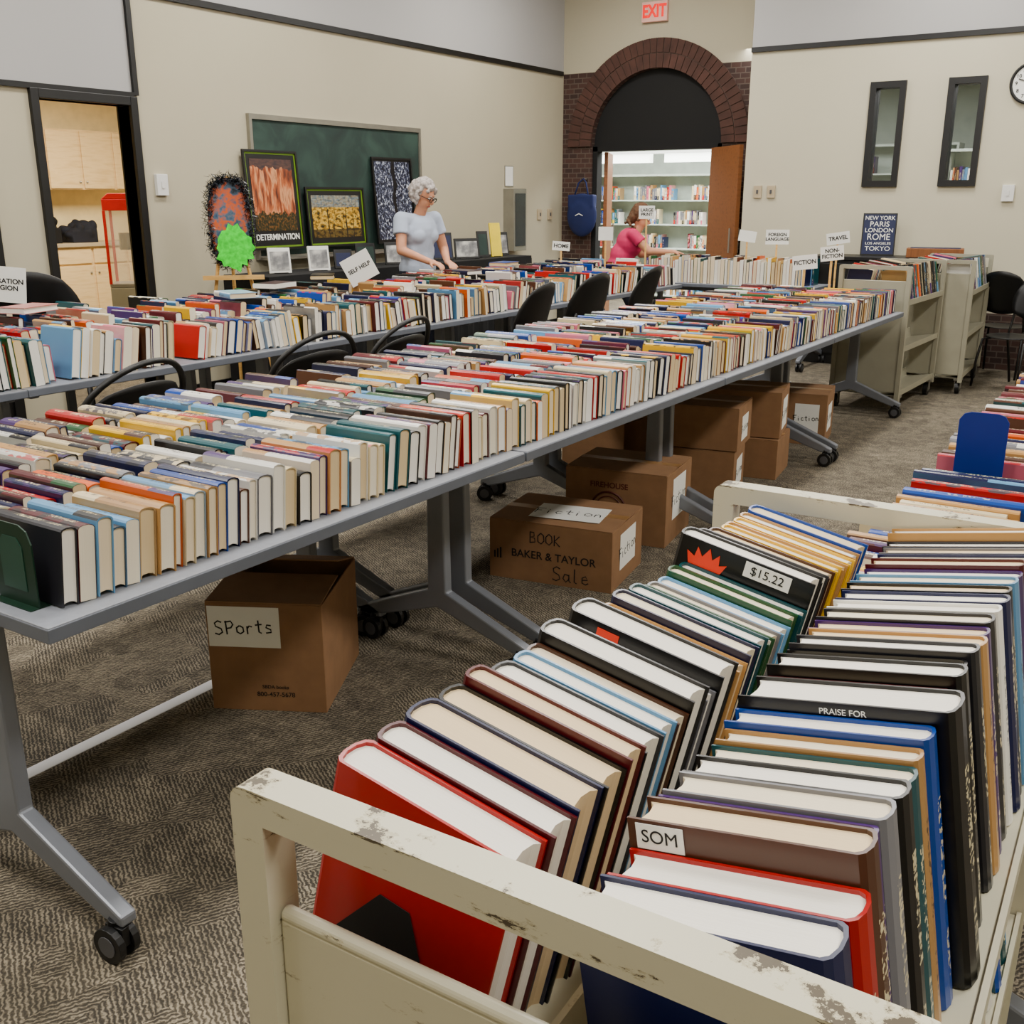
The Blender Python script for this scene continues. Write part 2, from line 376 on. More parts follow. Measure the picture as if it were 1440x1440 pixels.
# ---------------------------------------------------------------- room
XL=-6.5; YB=10.4; YA=11.15; XC=-3.95; XR=3.6; YF=-2.6; ZC=4.2; ZT=2.88
struct(MB().box(-10.9,XR,YF,17,-.06,0),'floor',M_carpet)
D0,D1,DZ=4.36,5.07,2.13
w=MB(); w.box(XL-.12,XL,YF,D0,0,2.2); w.box(XL-.12,XL,D1,5.13,0,2.2); w.box(XL-.12,XL,D0,D1,DZ,2.2); w.box(XL-.12,XL,5.13,YA,0,ZT)
struct(w,'wall_left',M_wall)
w=MB(); w.box(XL-.12,XL,YF,5.13,2.2,ZC); w.box(XL-.12,XL,5.13,YA,ZT,ZC); struct(w,'wall_left_upper',M_wallu)
W1=(-2.78,-2.46);W2=(-2.10,-1.78);WZ=(1.61,2.53)
w=MB(); 
w.box(XC,W1[0],YB,YB+.15,0,ZT); w.box(W1[1],W2[0],YB,YB+.15,0,ZT); w.box(W2[1],XR,YB,YB+.15,0,ZT)
for a in (W1,W2): w.box(a[0],a[1],YB,YB+.15,0,WZ[0]); w.box(a[0],a[1],YB,YB+.15,WZ[1],ZT)
struct(w,'wall_back',M_wallb)
struct(MB().box(XC,XR,YB,YB+.15,ZT,ZC),'wall_back_upper',M_wallu)
struct(MB().box(XC,XC+.12,YB+.15,YA+.2,0,ZC),'wall_recess',M_wall)
struct(MB().box(XR,XR+.1,YF,YB+.15,0,ZC),'wall_right',M_wall)
struct(MB().box(XL-.12,XR+.1,YF-.1,YF,0,ZC),'wall_front',M_wall)
struct(MB().box(XL-.12,XR+.1,YF-.1,YA+.2,ZC,ZC+.1),'ceiling',M_ceil)
AX=-5.31;AR=.8;AZ=2.08
w=MB()
w.box(XL,AX-AR,YA,YA+.2,0,AZ); w.box(AX+AR,XC,YA,YA+.2,0,AZ)
n=24; pts=[(AX-AR*math.cos(math.pi*i/n),AZ+AR*math.sin(math.pi*i/n)) for i in range(n+1)]
def quadwall(w,xa,za,xb,zb,zt,y0,y1):
    vs=[(xa,y0,za),(xb,y0,zb),(xb,y0,zt),(xa,y0,zt),(xa,y1,za),(xb,y1,zb),(xb,y1,zt),(xa,y1,zt)]
    w.add(vs,[(0,1,2,3),(7,6,5,4),(0,4,5,1),(3,2,6,7),(1,5,6,2),(0,3,7,4)])
quadwall(w,XL,AZ,AX-AR,AZ,ZT,YA,YA+.2); quadwall(w,AX+AR,AZ,XC,AZ,ZT,YA,YA+.2)
for i in range(n): quadwall(w,pts[i][0],pts[i][1],pts[i+1][0],pts[i+1][1],ZT+.001,YA,YA+.2)
struct(w,'wall_arch',M_brick)
struct(MB().box(XL,XC,YA,YA+.2,ZT+.001,ZC),'wall_arch_upper',M_wall)
w=MB()
for (r0,r1,nb,off) in ((AR,AR+.145,34,0),(AR+.155,AR+.30,40,.5)):
    for i in range(nb):
        a0=math.pi*(i+.06)/nb; a1=math.pi*(i+.94)/nb
        P=[(AX-r*math.cos(a),AZ+r*math.sin(a)) for r,a in ((r0,a0),(r1,a0),(r1,a1),(r0,a1))]
        w.add([(x,YA-.035,z) for x,z in P]+[(x,YA-.001,z) for x,z in P],[(0,1,2,3),(0,4,5,1),(1,5,6,2),(2,6,7,3),(3,7,4,0)],0)
ring=[(AX-(AR+.001)*math.cos(math.pi*i/n),AZ+(AR+.001)*math.sin(math.pi*i/n)) for i in range(n+1)]; ro=[(AX-(AR+.3)*math.cos(math.pi*i/n),AZ+(AR+.3)*math.sin(math.pi*i/n)) for i in range(n+1)]
for i in range(n):
    w.add([(x,YA-.024,z) for x,z in (ring[i],ro[i],ro[i+1],ring[i+1])],[(0,1,2,3)],1)
    w.add([(x,y,z) for (x,z) in (ro[i],ro[i+1]) for y in (YA-.024,YA-.001)],[(0,1,3,2)],1)
struct(w,'trim_1',[M_brick1,M_mortar])
w=MB(); w.add([(x,YA+.06,z) for x,z in pts]+[(x,YA+.12,z) for x,z in pts],[tuple(range(n+1)),tuple(range(2*n+1,n,-1)),(0,n,2*n+1,n+1)])
struct(w,'trim_2',M_tyb)
w=MB(); w.box(AX-AR,AX+AR,YA+.03,YA+.15,AZ-.05,AZ+.01); w.box(AX-AR,AX-AR+.06,YA+.03,YA+.15,0,AZ); w.box(AX+AR-.06,AX+AR,YA+.03,YA+.15,0,AZ)
struct(w,'trim_3',M_tyb)
struct(MB().box(XL,XL+.025,5.13,YA-.04,ZT-.02,ZT+.025),'trim_4',M_trim)
struct(MB().box(XL,XL+.025,5.11,5.15,2.2,ZC),'trim_5',M_trim)
struct(MB().box(XL,XL+.025,YF,5.11,2.185,2.22),'trim_6',M_trim)
struct(MB().box(XC,XR,YB-.025,YB,ZT-.02,ZT+.025),'trim_7',M_trim)
w=MB(); f=.06
w.box(XL-.14,XL+.03,D0-f,D0,0,DZ+f); w.box(XL-.14,XL+.03,D1,D1+f,0,DZ+f); w.box(XL-.14,XL+.03,D0,D1,DZ,DZ+f)
struct(w,'door_1',M_trim,.004)
w=MB(); w.box(XL,XL+.03,3.9,3.97,0,2.1); w.box(XL,XL+.03,3.0,3.07,0,2.1); w.box(XL,XL+.03,3.07,3.9,2.04,2.1); w.box(XL,XL+.012,3.07,3.9,0,2.04)
struct(w,'door_2',M_trim)
struct(MB().box(XC+.002,XR,YB-.04,YB,0,.5),'baseboard_back',M_brick)
struct(MB().box(XL,XL+.02,5.2,YA,0,.1),'baseboard_left',M_trim)
for i,a in enumerate((W1,W2)):
    w=MB(); t=.055
    w.box(a[0],a[0]+t,YB-.03,YB+.13,*WZ); w.box(a[1]-t,a[1],YB-.03,YB+.13,*WZ); w.box(a[0]+t,a[1]-t,YB-.03,YB+.13,WZ[0],WZ[0]+t); w.box(a[0]+t,a[1]-t,YB-.03,YB+.13,WZ[1]-t,WZ[1])
    w.box(a[0]+t,a[1]-t,YB+.05,YB+.056,WZ[0]+t,WZ[1]-t,1)
    struct(w,'window_%d'%(i+1),[M_trim,M_pane])
struct(MB().box(-10.9,-10.8,2.9,9.1,0,2.75),'wall_kitchen_back',M_kit)
struct(MB().box(-10.8,XL-.12,9.0,9.1,0,2.75),'wall_kitchen_side',M_kit)
struct(MB().box(-10.8,XL-.12,2.9,3.0,0,2.75),'wall_kitchen_near',M_kit)
struct(MB().box(-10.9,XL-.12,2.9,9.1,2.75,2.85),'ceiling_kitchen',M_ceil)
struct(MB().box(-10.9,2,16.4,16.5,0,3.1),'wall_library_back',M_lib)
struct(MB().box(-10.9,-10.8,9.1,16.4,0,3.1),'wall_library_side',M_lib)
struct(MB().box(2,2.1,YB+.15,16.5,0,3.1),'wall_library_end',M_wall)
w=MB(); w.box(-10.9,XC,YA+.2,16.5,3.1,3.2); w.box(XC,2.1,YB+.15,16.5,3.1,3.2); struct(w,'ceiling_library',M_ceil)
# ---------------------------------------------------------------- lights
def area(x,y,z,sx,sy,p,c=(1,.96,.9)):
    l=bpy.data.lights.new('ceiling_light','AREA'); l.shape='RECTANGLE'; l.size=sx; l.size_y=sy; l.energy=p; l.color=c
    o=bpy.data.objects.new('ceiling_light',l); COL.objects.link(o); o.location=(x,y,z); return o
fx=None
for x in (-5.0,-2.0,1.2):
    for y in (0,3.0,6.0,9.0):
        if fx is None:
            fx=empty('light_fixture',T(x,y,ZC-.06),'recessed white fluorescent ceiling light fixture with glowing lens','ceiling light','ceiling light fixtures')
            b=MB(); b.box(-.32,.32,-.62,-.6,-.02,.06); b.box(-.32,.32,.6,.62,-.02,.06); b.box(-.32,-.3,-.6,.6,-.02,.06); b.box(.3,.32,-.6,.6,-.02,.06); b.build('housing',M_white,fx)
            MB().box(-.3,.3,-.6,.6,0,.02).build('lens',M_lamp,fx)
        else: copy_thing(fx,T(x,y,ZC-.06))
        area(x,y,ZC-.1,.6,1.2,86,(1,.97,.92))
area(-8.6,6.4,2.7,1.2,2.4,190,(1,.9,.74))
area(-6.5,13.2,3.0,4,3,500,(.98,1,.96)); area(-2.3,12.2,3.0,4,2.4,460,(1,1,.98))
wd=bpy.data.worlds.new('world'); SC.world=wd; wd.use_nodes=True; wd.node_tree.nodes['Background'].inputs[0].default_value=(.8,.85,1,1); wd.node_tree.nodes['Background'].inputs[1].default_value=.1
# ---------------------------------------------------------------- tables
TL=1.655; TW=.61; TZ=.74
def caster(parent,x,y,z=0,r=.040,rot=0):
    c=MB()
    M=T(x,y,0,rot)
    for s in (-1,1):
        c.tube([(0,s*.010,r),(0,s*.026,r)],r,18,0,M)
        c.tube([(0,s*.026,r),(0,s*.028,r)],r*.6,14,1,M)
    c.tube([(-.012,0,r+.012),(.0,0,r*2+.012)],.013,10,2,M)
    c.box(-.02,.03,-.009,.009,r*.9,r*2,2,M)
    o=c.build('caster',[M_blackp,M_dgrey,M_blackp],parent,bevel=.002,label='black twin-wheel swivel caster'); return o
def make_table(M,label,group):
    r=empty('folding_table',M,label,'table',group)
    b=MB(); b.box(-TW/2+.002,TW/2-.002,-TL/2+.002,TL/2-.002,TZ-.004,TZ,0); b.box(-TW/2,TW/2,-TL/2,TL/2,TZ-.032,TZ-.003,1)
    b.build('tabletop',[M_table,M_tedge],r,bevel=.002)
    MB().box(-.02,.02,-TL/2+.1,TL/2-.1,TZ-.09,TZ-.034).build('crossbeam',M_steel,r)
    for s in (-1,1):
        y=s*(TL/2-.055)
        l=MB()
        prof=[(-.032,.7),(-.038,.235),(-.36,.105),(-.36,.08),(-.30,.08),(-.0,.175),(.30,.08),(.36,.08),(.36,.105),(.038,.235),(.032,.7)]
        l.prism(prof,-.019,.019,0,Matrix.Translation((0,y,0))@Matrix.Rotation(rad(90),4,'X'))
        l.box(-.26,.26,y-.022,y+.022,.69,.707)
        lg=l.build('leg',M_steel,r,bevel=.006)
        for q in (-1,1): caster(lg,q*.332,y-.015,rot=R.uniform(-.6,.6))
    return r
XA=-1.98; YT=1.01
tb=make_table(T(XA,YT+TL/2,0),'grey laminate folding table on silver casters covered with books','tables')
for i in range(4):
    for x in (XA,XA-.612):
        if i==0 and x==XA: continue
        copy_thing(tb,T(x,YT+TL/2+i*(TL+.010),0),group='tables in the front double row')
tb['group']='tables in the front double row'
for i in range(5):
    for x in (-4.305,-4.917): copy_thing(tb,T(x,.82+TL/2+i*(TL+.003),0),group='tables in the second double row')
for i in range(2): copy_thing(tb,T(-.165,1.60+TL/2+i*(TL+.003),0),group='tables beside the book cart')
copy_thing(tb,T(-3.66,9.56,0,rad(90)),group='tables by the back wall',label='grey folding table with upright books near the arched doorway')
# ---------------------------------------------------------------- books
PAL=[('black',(18,18,21),12),('navy blue',(26,36,80),9),('white',(230,228,222),8),('cream',(220,207,178),6),('red',(180,34,34),7),('maroon',(100,28,38),5),('teal',(32,94,100),5),
('brown',(94,64,48),6),('tan',(190,156,112),6),('yellow',(228,192,62),4),('orange',(206,110,46),3),('light blue',(122,164,196),6),('purple',(82,54,110),4),('green',(54,100,64),4),('grey',(132,132,136),5),('royal blue',(30,84,158),5),('pink',(204,124,140),2),('dark grey',(50,50,56),7)]
PL=[p for p in PAL for _ in range(p[2])]
PD={p[0]:p[1] for p in PAL}
PG=[(245,241,231),(241,233,213),(236,220,190),(224,202,162),(247,245,239)]
def book_geo(w,t,h,hard=True,n=5):
    c=.0028 if hard else .0009; o=.0035 if hard else .0003; ht=t/2; b=min(.008,t*.2)
    out=[(w,-ht),(b,-ht)]; inn=[(w,-(ht-c)),(b+c,-(ht-c))]
    for i in range(1,n):
        a=math.pi*i/n; out.append((b-b*math.sin(a),-ht*math.cos(a))); inn.append((b+c-b*math.sin(a),-(ht-c)*math.cos(a)))
    out+=[(b,ht),(w,ht)]; inn+=[(b+c,ht-c),(w,ht-c)]
    K=len(out); V=[(x,y,0) for x,y in out]+[(x,y,h) for x,y in out]+[(x,y,0) for x,y in inn]+[(x,y,h) for x,y in inn]
    F=[];k=[];U=[]
    def uvf(f,kind):
        r=[]
        for i in f:
            x,y,z=V[i]
            if kind==1: r.append((y/ht,1-z/h))
            elif kind==0: r.append((x,z))
            else: r.append((y,x))
        return r
    def af(f,kind): F.append(f);k.append(kind);U.append(uvf(f,kind))
    for i in range(K-1):
        kd=0 if i in(0,K-2) else 1
        af((i,K+i,K+i+1,i+1),kd)
        af((2*K+i,2*K+i+1,3*K+i+1,3*K+i),0)
        af((K+i,3*K+i,3*K+i+1,K+i+1),0); af((i,i+1,2*K+i+1,2*K+i),0)
    af((0,2*K,3*K,K),0); af((K-1,2*K-1,4*K-1,3*K-1),0)
    nc=len(V); p=ht-c-.0001; cc=min(.006,.16*t) if hard else 0
    P=[(b+c,-p),(w-o,-p)]
    if cc:
        for i in range(1,4): a=math.pi*i/4; P.append((w-o-cc*math.sin(a),-p*math.cos(a)))
    P+=[(w-o,p),(b+c,p)]
    for i in range(n-1,0,-1):
        a=math.pi*i/n; P.append((b+c+.0002-b*math.sin(a),-p*math.cos(a)))
    q=len(P); V+=[(x,y,o) for x,y in P]+[(x,y,h-o) for x,y in P]
    for i in range(q): af((nc+i,nc+(i+1)%q,nc+q+(i+1)%q,nc+q+i),2)
    af(tuple(nc+i for i in range(q-1,-1,-1)),2); af(tuple(nc+q+i for i in range(q)),2)
    return V,F,k,U,nc
def mesh_books(name,V,F,k,U,C1,C2,mats,remap):
    me=bpy.data.meshes.new(name); me.from_pydata(V,[],F)
    for m in mats: me.materials.append(m)
    me.polygons.foreach_set('material_index',[remap[x] for x in k])
    uv=me.uv_layers.new(name='UVMap'); fl=[]
    for u in U:
        for a in u: fl+=list(a)
    uv.data.foreach_set('uv',fl)
    for nm,cs in (('c1',C1),('c2',C2)):
        a=me.attributes.new(nm,'FLOAT_COLOR','FACE'); f=[]
        for c in cs: f+=list(c)
        a.data.foreach_set('color',f)
    me.update(); return me
BULK={}
NB=[0]
def add_book(M,w,t,h,col=None,page=None,hard=None,ind=False,label='',group='',bulk='books',parts=True,pal=None,plain=False):
    """M maps local book frame to world"""
    if hard is None: hard=R.random()<.72
    if col is None: col=R.choice(pal or PL)[:2]
    elif isinstance(col,str): col=(col,PD[col])
    c2=R.choice(PL); c2c=lin(c2[1])[:3]+((.3+R.random()*.31 if plain else R.random()),)
    jit=R.uniform(.75,1.15); c1=tuple(min(1,x*jit) for x in lin(col[1])[:3])+(1,)
    pg=lin(page or R.choice(PG),1.08,1)
    V,F,k,U,nc=book_geo(w,t,h,hard,5 if ind else 4)
    C1=[pg if x==2 else c1 for x in k]; C2=[c2c]*len(k)
    if ind:
        NB[0]+=1
        kind='hardcover' if hard else 'paperback'
        lb='%s %s book %s'%(col[0],kind,label)
        nf=[i for i,x in enumerate(k) if x!=2]; pf=[i for i,x in enumerate(k) if x==2]
        if parts:
            r=empty('book',M,lb,'book',group)
            me=mesh_books('cover',V[:nc],[F[i] for i in nf],[k[i] for i in nf],[U[i] for i in nf],[C1[i] for i in nf],[C2[i] for i in nf],BM[:2],{0:0,1:1})
            o=bpy.data.objects.new('cover',me); COL.objects.link(o); o.parent=r
            me=mesh_books('page_block',V[nc:],[tuple(j-nc for j in F[i]) for i in pf],[0]*len(pf),[U[i] for i in pf],[C1[i] for i in pf],[C2[i] for i in pf],BM[2:],{0:0})
            o=bpy.data.objects.new('page_block',me); COL.objects.link(o); o.parent=r
        else:
            me=mesh_books('book',V,F,k,U,C1,C2,BM,{0:0,1:1,2:2})
            r=bpy.data.objects.new('book',me); COL.objects.link(r); r.matrix_world=M
            r['label']=lb; r['category']='book'; r['group']=group
        return r
    B=BULK.setdefault(bulk,([],[],[],[],[],[])); o=len(B[0])
    B[0].extend(tuple(M@Vector(p)) for p in V); B[1].extend(tuple(i+o for i in f) for f in F); B[2].extend(k); B[3].extend(U); B[4].extend(C1); B[5].extend(C2)
BASE_UP=Matrix(((0,0,1,0),(0,1,0,0),(-1,0,0,0),(0,0,0,1)))
def spine_row(xc,y0,y1,z,F0=I4,wr=(.140,.164),hr=(.214,.242),tr=(.020,.048),n_ind=0,label='',group='',bulk='books',front=None,lean0=0,gaps=0,cols=None,leanr=(-6,12)):
    y=y0; th=lean0; i=0; nc=0
    while y<y1:
        t=R.uniform(*tr); w=R.uniform(*wr); h=R.uniform(*hr)
        if R.random()<.22: w*=R.uniform(.8,.92);h*=.87
        if i%9==0:
            nt=rad(R.uniform(*leanr)); y+=abs(nt-th)*w*.95; th=nt
        if gaps and R.random()<gaps: y+=R.uniform(.05,.25)
        ct=t/math.cos(th)
        if y+ct>y1: break
        if th>=0: piv=y+ct; yo=-t/2
        else: piv=y; yo=t/2
        xx=(front-h-R.uniform(0,.012)) if front is not None else xc-h/2+R.uniform(-.012,.012)
        flip=R.random()<.3
        B=BASE_UP if not flip else BASE_UP@Matrix.Rotation(math.pi,4,'X')
        M=F0@Matrix.Translation((xx+(h if flip else 0),piv,z))@Matrix.Rotation(-th,4,'X')@Matrix.Translation((0,yo,w))@B
        c=None
        if cols and nc<len(cols): c=cols[nc]; nc+=1
        add_book(M,w,t,h,col=c,ind=i<n_ind,label=label,group=group,bulk=bulk)
        y+=ct+.0012; i+=1
    return i
def upright_row(F0,x0,x1,z,depth_spine_y,facing=-1,bulk='far books',hr=(.2,.25),wr=(.14,.17),tr=(.02,.04),pagesout=False,n_ind=0,label='',group='',pal=None):
    """books stand upright along local X, spine facing local -Y"""
    x=x0;i=0
    while x<x1:
        t=R.uniform(*tr);w=R.uniform(*wr);h=R.uniform(*hr)
        if x+t>x1:break
        M=F0@basis((x+t/2,depth_spine_y,z),(0,1,0),(-1,0,0))
        if pagesout: M=F0@basis((x+t/2,depth_spine_y+w,z),(0,-1,0),(1,0,0))
        add_book(M,w,t,h,ind=i<n_ind,bulk=bulk,label=label,group=group,parts=False,pal=pal)
        x+=t+.001;i+=1
fr=['dark grey','maroon','light blue','black','light blue','tan','tan','orange','cream','light blue','tan','royal blue','navy blue','brown','white','grey','white','cream','black','white','purple','tan','light blue','navy blue','white','cream','cream','teal','teal','black','white','maroon','black','tan','brown','red','red','black','cream','maroon']
g='books spine up along the front table edge'
spine_row(0,1.08,7.60,TZ,front=-1.725,n_ind=180,label='standing spine up along the table edge',group=g,bulk='rest',lean0=rad(4),cols=fr,hr=(.222,.245),wr=(.146,.166),tr=(.024,.046),leanr=(0,9))
spine_row(-2.115,1.05,7.60,TZ,n_ind=42,label='spine up in the second row',group='books in the second table row',bulk='rest')
spine_row(-2.395,1.05,7.60,TZ,n_ind=14,label='spine up in a back row',group='books in the third table row',bulk='rest')
spine_row(-2.675,1.07,7.60,TZ,n_ind=0,bulk='rest',leanr=(-12,12),gaps=.03)
spine_row(-4.17,1.0,3.3,TZ,wr=(.19,.225),hr=(.22,.25),bulk='rest')
spine_row(-4.17,3.38,9.05,TZ,wr=(.15,.20),hr=(.22,.25),bulk='rest',cols=['red','cream','cream'],leanr=(-10,14))
for x in (-4.47,-4.77,-5.07):
    spine_row(x,1.0,9.0,TZ,wr=(.14,.23),hr=(.2,.25),bulk='rest',gaps=.05,leanr=(-15,15),tr=(.016,.055))
spine_row(-.345,1.63,2.6,TZ,n_ind=20,label='spine up on the table beyond the cart',group='books on the table beyond the cart',bulk='rest',hr=(.235,.25),tr=(.018,.034),leanr=(-2,4))
spine_row(-.345,2.66,4.85,TZ,n_ind=8,label='spine up on the table beyond the cart',group='books on the table beyond the cart',bulk='rest',hr=(.23,.25))
spine_row(-.05,1.63,4.85,TZ,bulk='rest',hr=(.22,.25))
F=T(0,0,0)
upright_row(F,-4.45,-2.9,TZ,9.3,pagesout=True,bulk='rest'); upright_row(F,-4.45,-2.9,TZ,9.6,bulk='rest')
for (x,y,z,rz) in ((-4.75,3.0,.975,.3),(-4.5,4.1,.975,1.2),(-4.8,4.7,.975,.2),(-5.05,5.4,.975,.7),(-4.5,6.3,.975,1.4),(-4.8,7.3,.975,.1)):
    w,t,h=.16,.03,.24
    M=Matrix.Translation((x,y,z+t/2))@Matrix.Rotation(rz,4,'Z')@Matrix.Rotation(rad(90),4,'X')@Matrix.Translation((-w/2,0,-h/2))
    add_book(M,w,t,h,ind=True,label='lying flat across the other books',group='books lying on top of the rows')
# ---------------------------------------------------------------- book carts
def make_cart(M,paint,label,group=None):
    r=empty('book_cart',M,label,'book cart',group)
    W=.255;H=1.08
    for s in (-1,1):
        fr=MB()
        out=[(-W,.10)];inn=[(-W+.032,.10)]
        rr=.014
        for cx,a0,a1 in ((-W+rr,math.pi,math.pi/2),(W-rr,math.pi/2,0)):
            for i in range(7):
                a=a0+(a1-a0)*i/6
                out.append((cx+rr*math.cos(a),H-rr+rr*math.sin(a)))
                ix=(-W+.032) if cx<0 else (W-.032)
                inn.append((ix,H-.028))
        out.append((W,.10)); inn.append((W-.032,.10))
        n=len(out); vs=[]
        for y in (-.016,.016):
            vs+=[(x,y,z) for x,z in out]+[(x,y,z) for x,z in inn]
        fs=[]
        for i in range(n-1):
            fs+=[(i,n+i,n+i+1,i+1),(2*n+i,2*n+i+1,3*n+i+1,3*n+i),(i,i+1,2*n+i+1,2*n+i),(n+i,3*n+i,3*n+i+1,n+i+1)]
        fs+=[(0,2*n,3*n,n),(n-1,2*n-1,4*n-1,3*n-1)]
        fr.add(vs,fs,0,Matrix.Translation((0,s*.5,0)))
        o=fr.build('end_frame',paint,r); o.data.validate()
        p=MB(); p.box(-W+.033,W-.033,s*.5-.006,s*.5+.006,.16,.965); p.tube([(-W+.034,s*.5,.968),(W-.034,s*.5,.968)],.007,10)
        p.build('end_panel',paint,r,bevel=.003)
    for z in (.838,.50,.17):
        sh=MB()
        for s in (-1,1):
            a=rad(10)
            xo=s*.245; xi=s*.05; zi=z-.195*math.tan(a)
            vs=[(xi,-.482,zi),(xo,-.482,z),(xo,.482,z),(xi,.482,zi)]
            sh.add(vs+[(x,y,q-.012) for x,y,q in vs],[(0,1,2,3),(7,6,5,4),(0,4,5,1),(1,5,6,2),(2,6,7,3),(3,7,4,0)])
            xt=s*.038; zt=zi+.07
            vs=[(xi,-.482,zi),(xt,-.482,zt),(xt,.482,zt),(xi,.482,zi)]
            sh.add(vs+[(x-s*.006,y,q) for x,y,q in vs],[(0,1,2,3),(7,6,5,4),(0,4,5,1),(1,5,6,2),(2,6,7,3),(3,7,4,0)])
            sh.box(min(xo,xo+s*.006),max(xo,xo+s*.006),-.482,.482,z-.035,z+.006)
        sh.build('shelf',paint,r)
    for x in (-.22,.22):
        for y in (-.44,.44):
            c=MB(); c.tube([(x-.016,y,.05),(x+.016,y,.05)],.05,20,0); c.tube([(x-.018,y,.05),(x+.018,y,.05)],.02,12,1)
            c.box(x-.024,x-.019,y-.022,y+.022,.045,.115,1); c.box(x+.019,x+.024,y-.022,y+.022,.045,.115,1); c.box(x-.03,x+.03,y-.04,y+.04,.112,.135,1)
            c.build('caster',[M_blackp,M_alu],r,label='black rubber caster with metal fork')
    bs=MB(); bs.box(-.242,.242,-.482,.482,.128,.134); bs.build('base_plate',paint,r)
    return r
CA=T(-.306,.979,0,rad(1.2))
cart=make_cart(CA,M_cream,'worn cream metal double-sided book cart with chipped paint')
def cart_row(side,y0,y1,CM,z,specs=(),ind=True,label='',group='',wr=(.170,.182),hr=(.232,.255),tr=(.024,.046),lean=2,bulk='rest',xf0=.066,xf1=None,tilt=10):
    a=rad(tilt);y=y0;i=0
    objs=[]
    if xf1 is None: xf1=xf0
    while y<y1:
        if i<len(specs): col,pg,t,w,h,hard=specs[i]; w*=1.11; h+=.006
        else: col,pg,t,w,h,hard=None,None,R.uniform(*tr),R.uniform(*wr),R.uniform(*hr),R.random()<.92
        th=rad(lean)
        ct=t/math.cos(th)
        if y+ct>y1: break
        xf=xf0+(xf1-xf0)*(y-y0)/(y1-y0)+R.uniform(0,.004)
        xs=xf+w*math.cos(a); zs=z-(.245-xs)*math.tan(a)+.001
        if side<0: B=basis((-xs,0,0),(math.cos(a),0,-math.sin(a)),(0,1,0)); sg=1
        else: B=basis((xs,0,0),(-math.cos(a),0,-math.sin(a)),(0,-1,0)); sg=-1
        piv=y+ct
        Mx=CM@Matrix.Translation((0,piv,zs))@B@Matrix.Rotation(-th*sg,4,'X')@Matrix.Translation((0,-sg*t/2,0))
        o=add_book(Mx,w,t,h,col=col,page=pg,hard=hard,ind=ind,label=label,group=group,bulk=bulk,plain=ind)
        objs.append((o,Mx,w,t,h))
        y+=ct+.0015; i+=1
    return objs
Wt=(250,247,238);Cr=(236,214,176);Iv=(242,231,206)
LS=[('red',Wt,.042,.160,.236,True),('maroon',Wt,.036,.160,.238,True),('navy blue',Cr,.044,.160,.240,True),('black',Cr,.038,.160,.238,True),('maroon',Cr,.030,.160,.245,True),('dark grey',Wt,.040,.155,.236,True),('light blue',Wt,.028,.152,.236,True),('brown',Iv,.026,.155,.232,True),('black',Wt,.042,.16,.243,True),('grey',Wt,.026,.152,.225,True),('black',Wt,.046,.165,.24,True),('tan',Cr,.028,.155,.228,True),('navy blue',Iv,.03,.155,.235,True),('teal',Wt,.028,.15,.235,True),('green',Wt,.024,.15,.225,True),('grey',Iv,.026,.15,.22,True),('light blue',Wt,.028,.15,.218,True),('green',Iv,.026,.15,.224,True),('teal',Wt,.024,.15,.222,True),('black',Wt,.036,.165,.255,True),('dark grey',Wt,.034,.16,.245,True),('brown',Cr,.03,.155,.24,True),('yellow',Iv,.024,.15,.24,True),('tan',Cr,.026,.155,.235,True),('yellow',Wt,.026,.155,.235,True),('tan',Wt,.026,.155,.235,True)]
RS=[('navy blue',Wt,.044,.162,.228,True),('red',Wt,.040,.162,.226,True),('brown',Cr,.038,.160,.248,True),('purple',Cr,.020,.155,.238,True),('grey',Iv,.036,.158,.240,True),('black',Wt,.034,.160,.238,True),('teal',Iv,.032,.158,.232,True),('tan',Iv,.026,.155,.235,True),('royal blue',Wt,.032,.16,.24,True),('black',Wt,.054,.172,.250,True),('maroon',Cr,.028,.155,.238,True),('black',Wt,.036,.165,.248,True),('black',Iv,.03,.16,.24,True),('dark grey',Wt,.030,.165,.245,True),('tan',Cr,.034,.165,.240,True),('purple',Cr,.030,.165,.238,True),('dark grey',Iv,.034,.165,.24,True),('white',Wt,.030,.165,.24,True),('navy blue',Wt,.034,.168,.24,True),('black',Cr,.030,.168,.24,True),('light blue',Iv,.034,.168,.24,True),('purple',Wt,.034,.168,.236,True),('maroon',Cr,.034,.168,.24,True),('navy blue',Iv,.030,.168,.236,True),('grey',Cr,.030,.165,.236,True),('dark grey',Wt,.030,.165,.236,True)]
lo=cart_row(-1,-.452,.480,CA,.834,LS,label='standing on the worn cream cart',group='books on the cream cart',xf0=.090,xf1=.056,tilt=12)
ro=cart_row(1,-.462,.480,CA,.838,RS,label='standing on the worn cream cart',group='books on the cream cart',xf0=.046,xf1=.056)
def cover_label(entry,side,txt,size,wd,ht,inset,zoff,mback=M_paper):
    o,Mx,w,t,h=entry
    if side<0: B=basis((inset,-t/2-.0006,h-zoff),(1,0,0),(0,0,1))
    else: B=basis((w-inset,t/2+.0006,h-zoff),(-1,0,0),(0,0,1))
    lb=MB(); lb.box(-wd/2,wd/2,-ht/2,ht/2,0,.0006); l=lb.build('paper_label',mback,o,M=B,label='white printed paper label')
    text(txt,size,M_ink,l,Matrix.Translation((0,0,.0009)),ext=.0002)
cover_label(ro[2],1,'SOM',.0145,.038,.020,.026,.0125)
cover_label(lo[19],-1,'$15.22',.016,.060,.02,.125,.013)
M_flame=mat('orange_ink',(228,84,28))
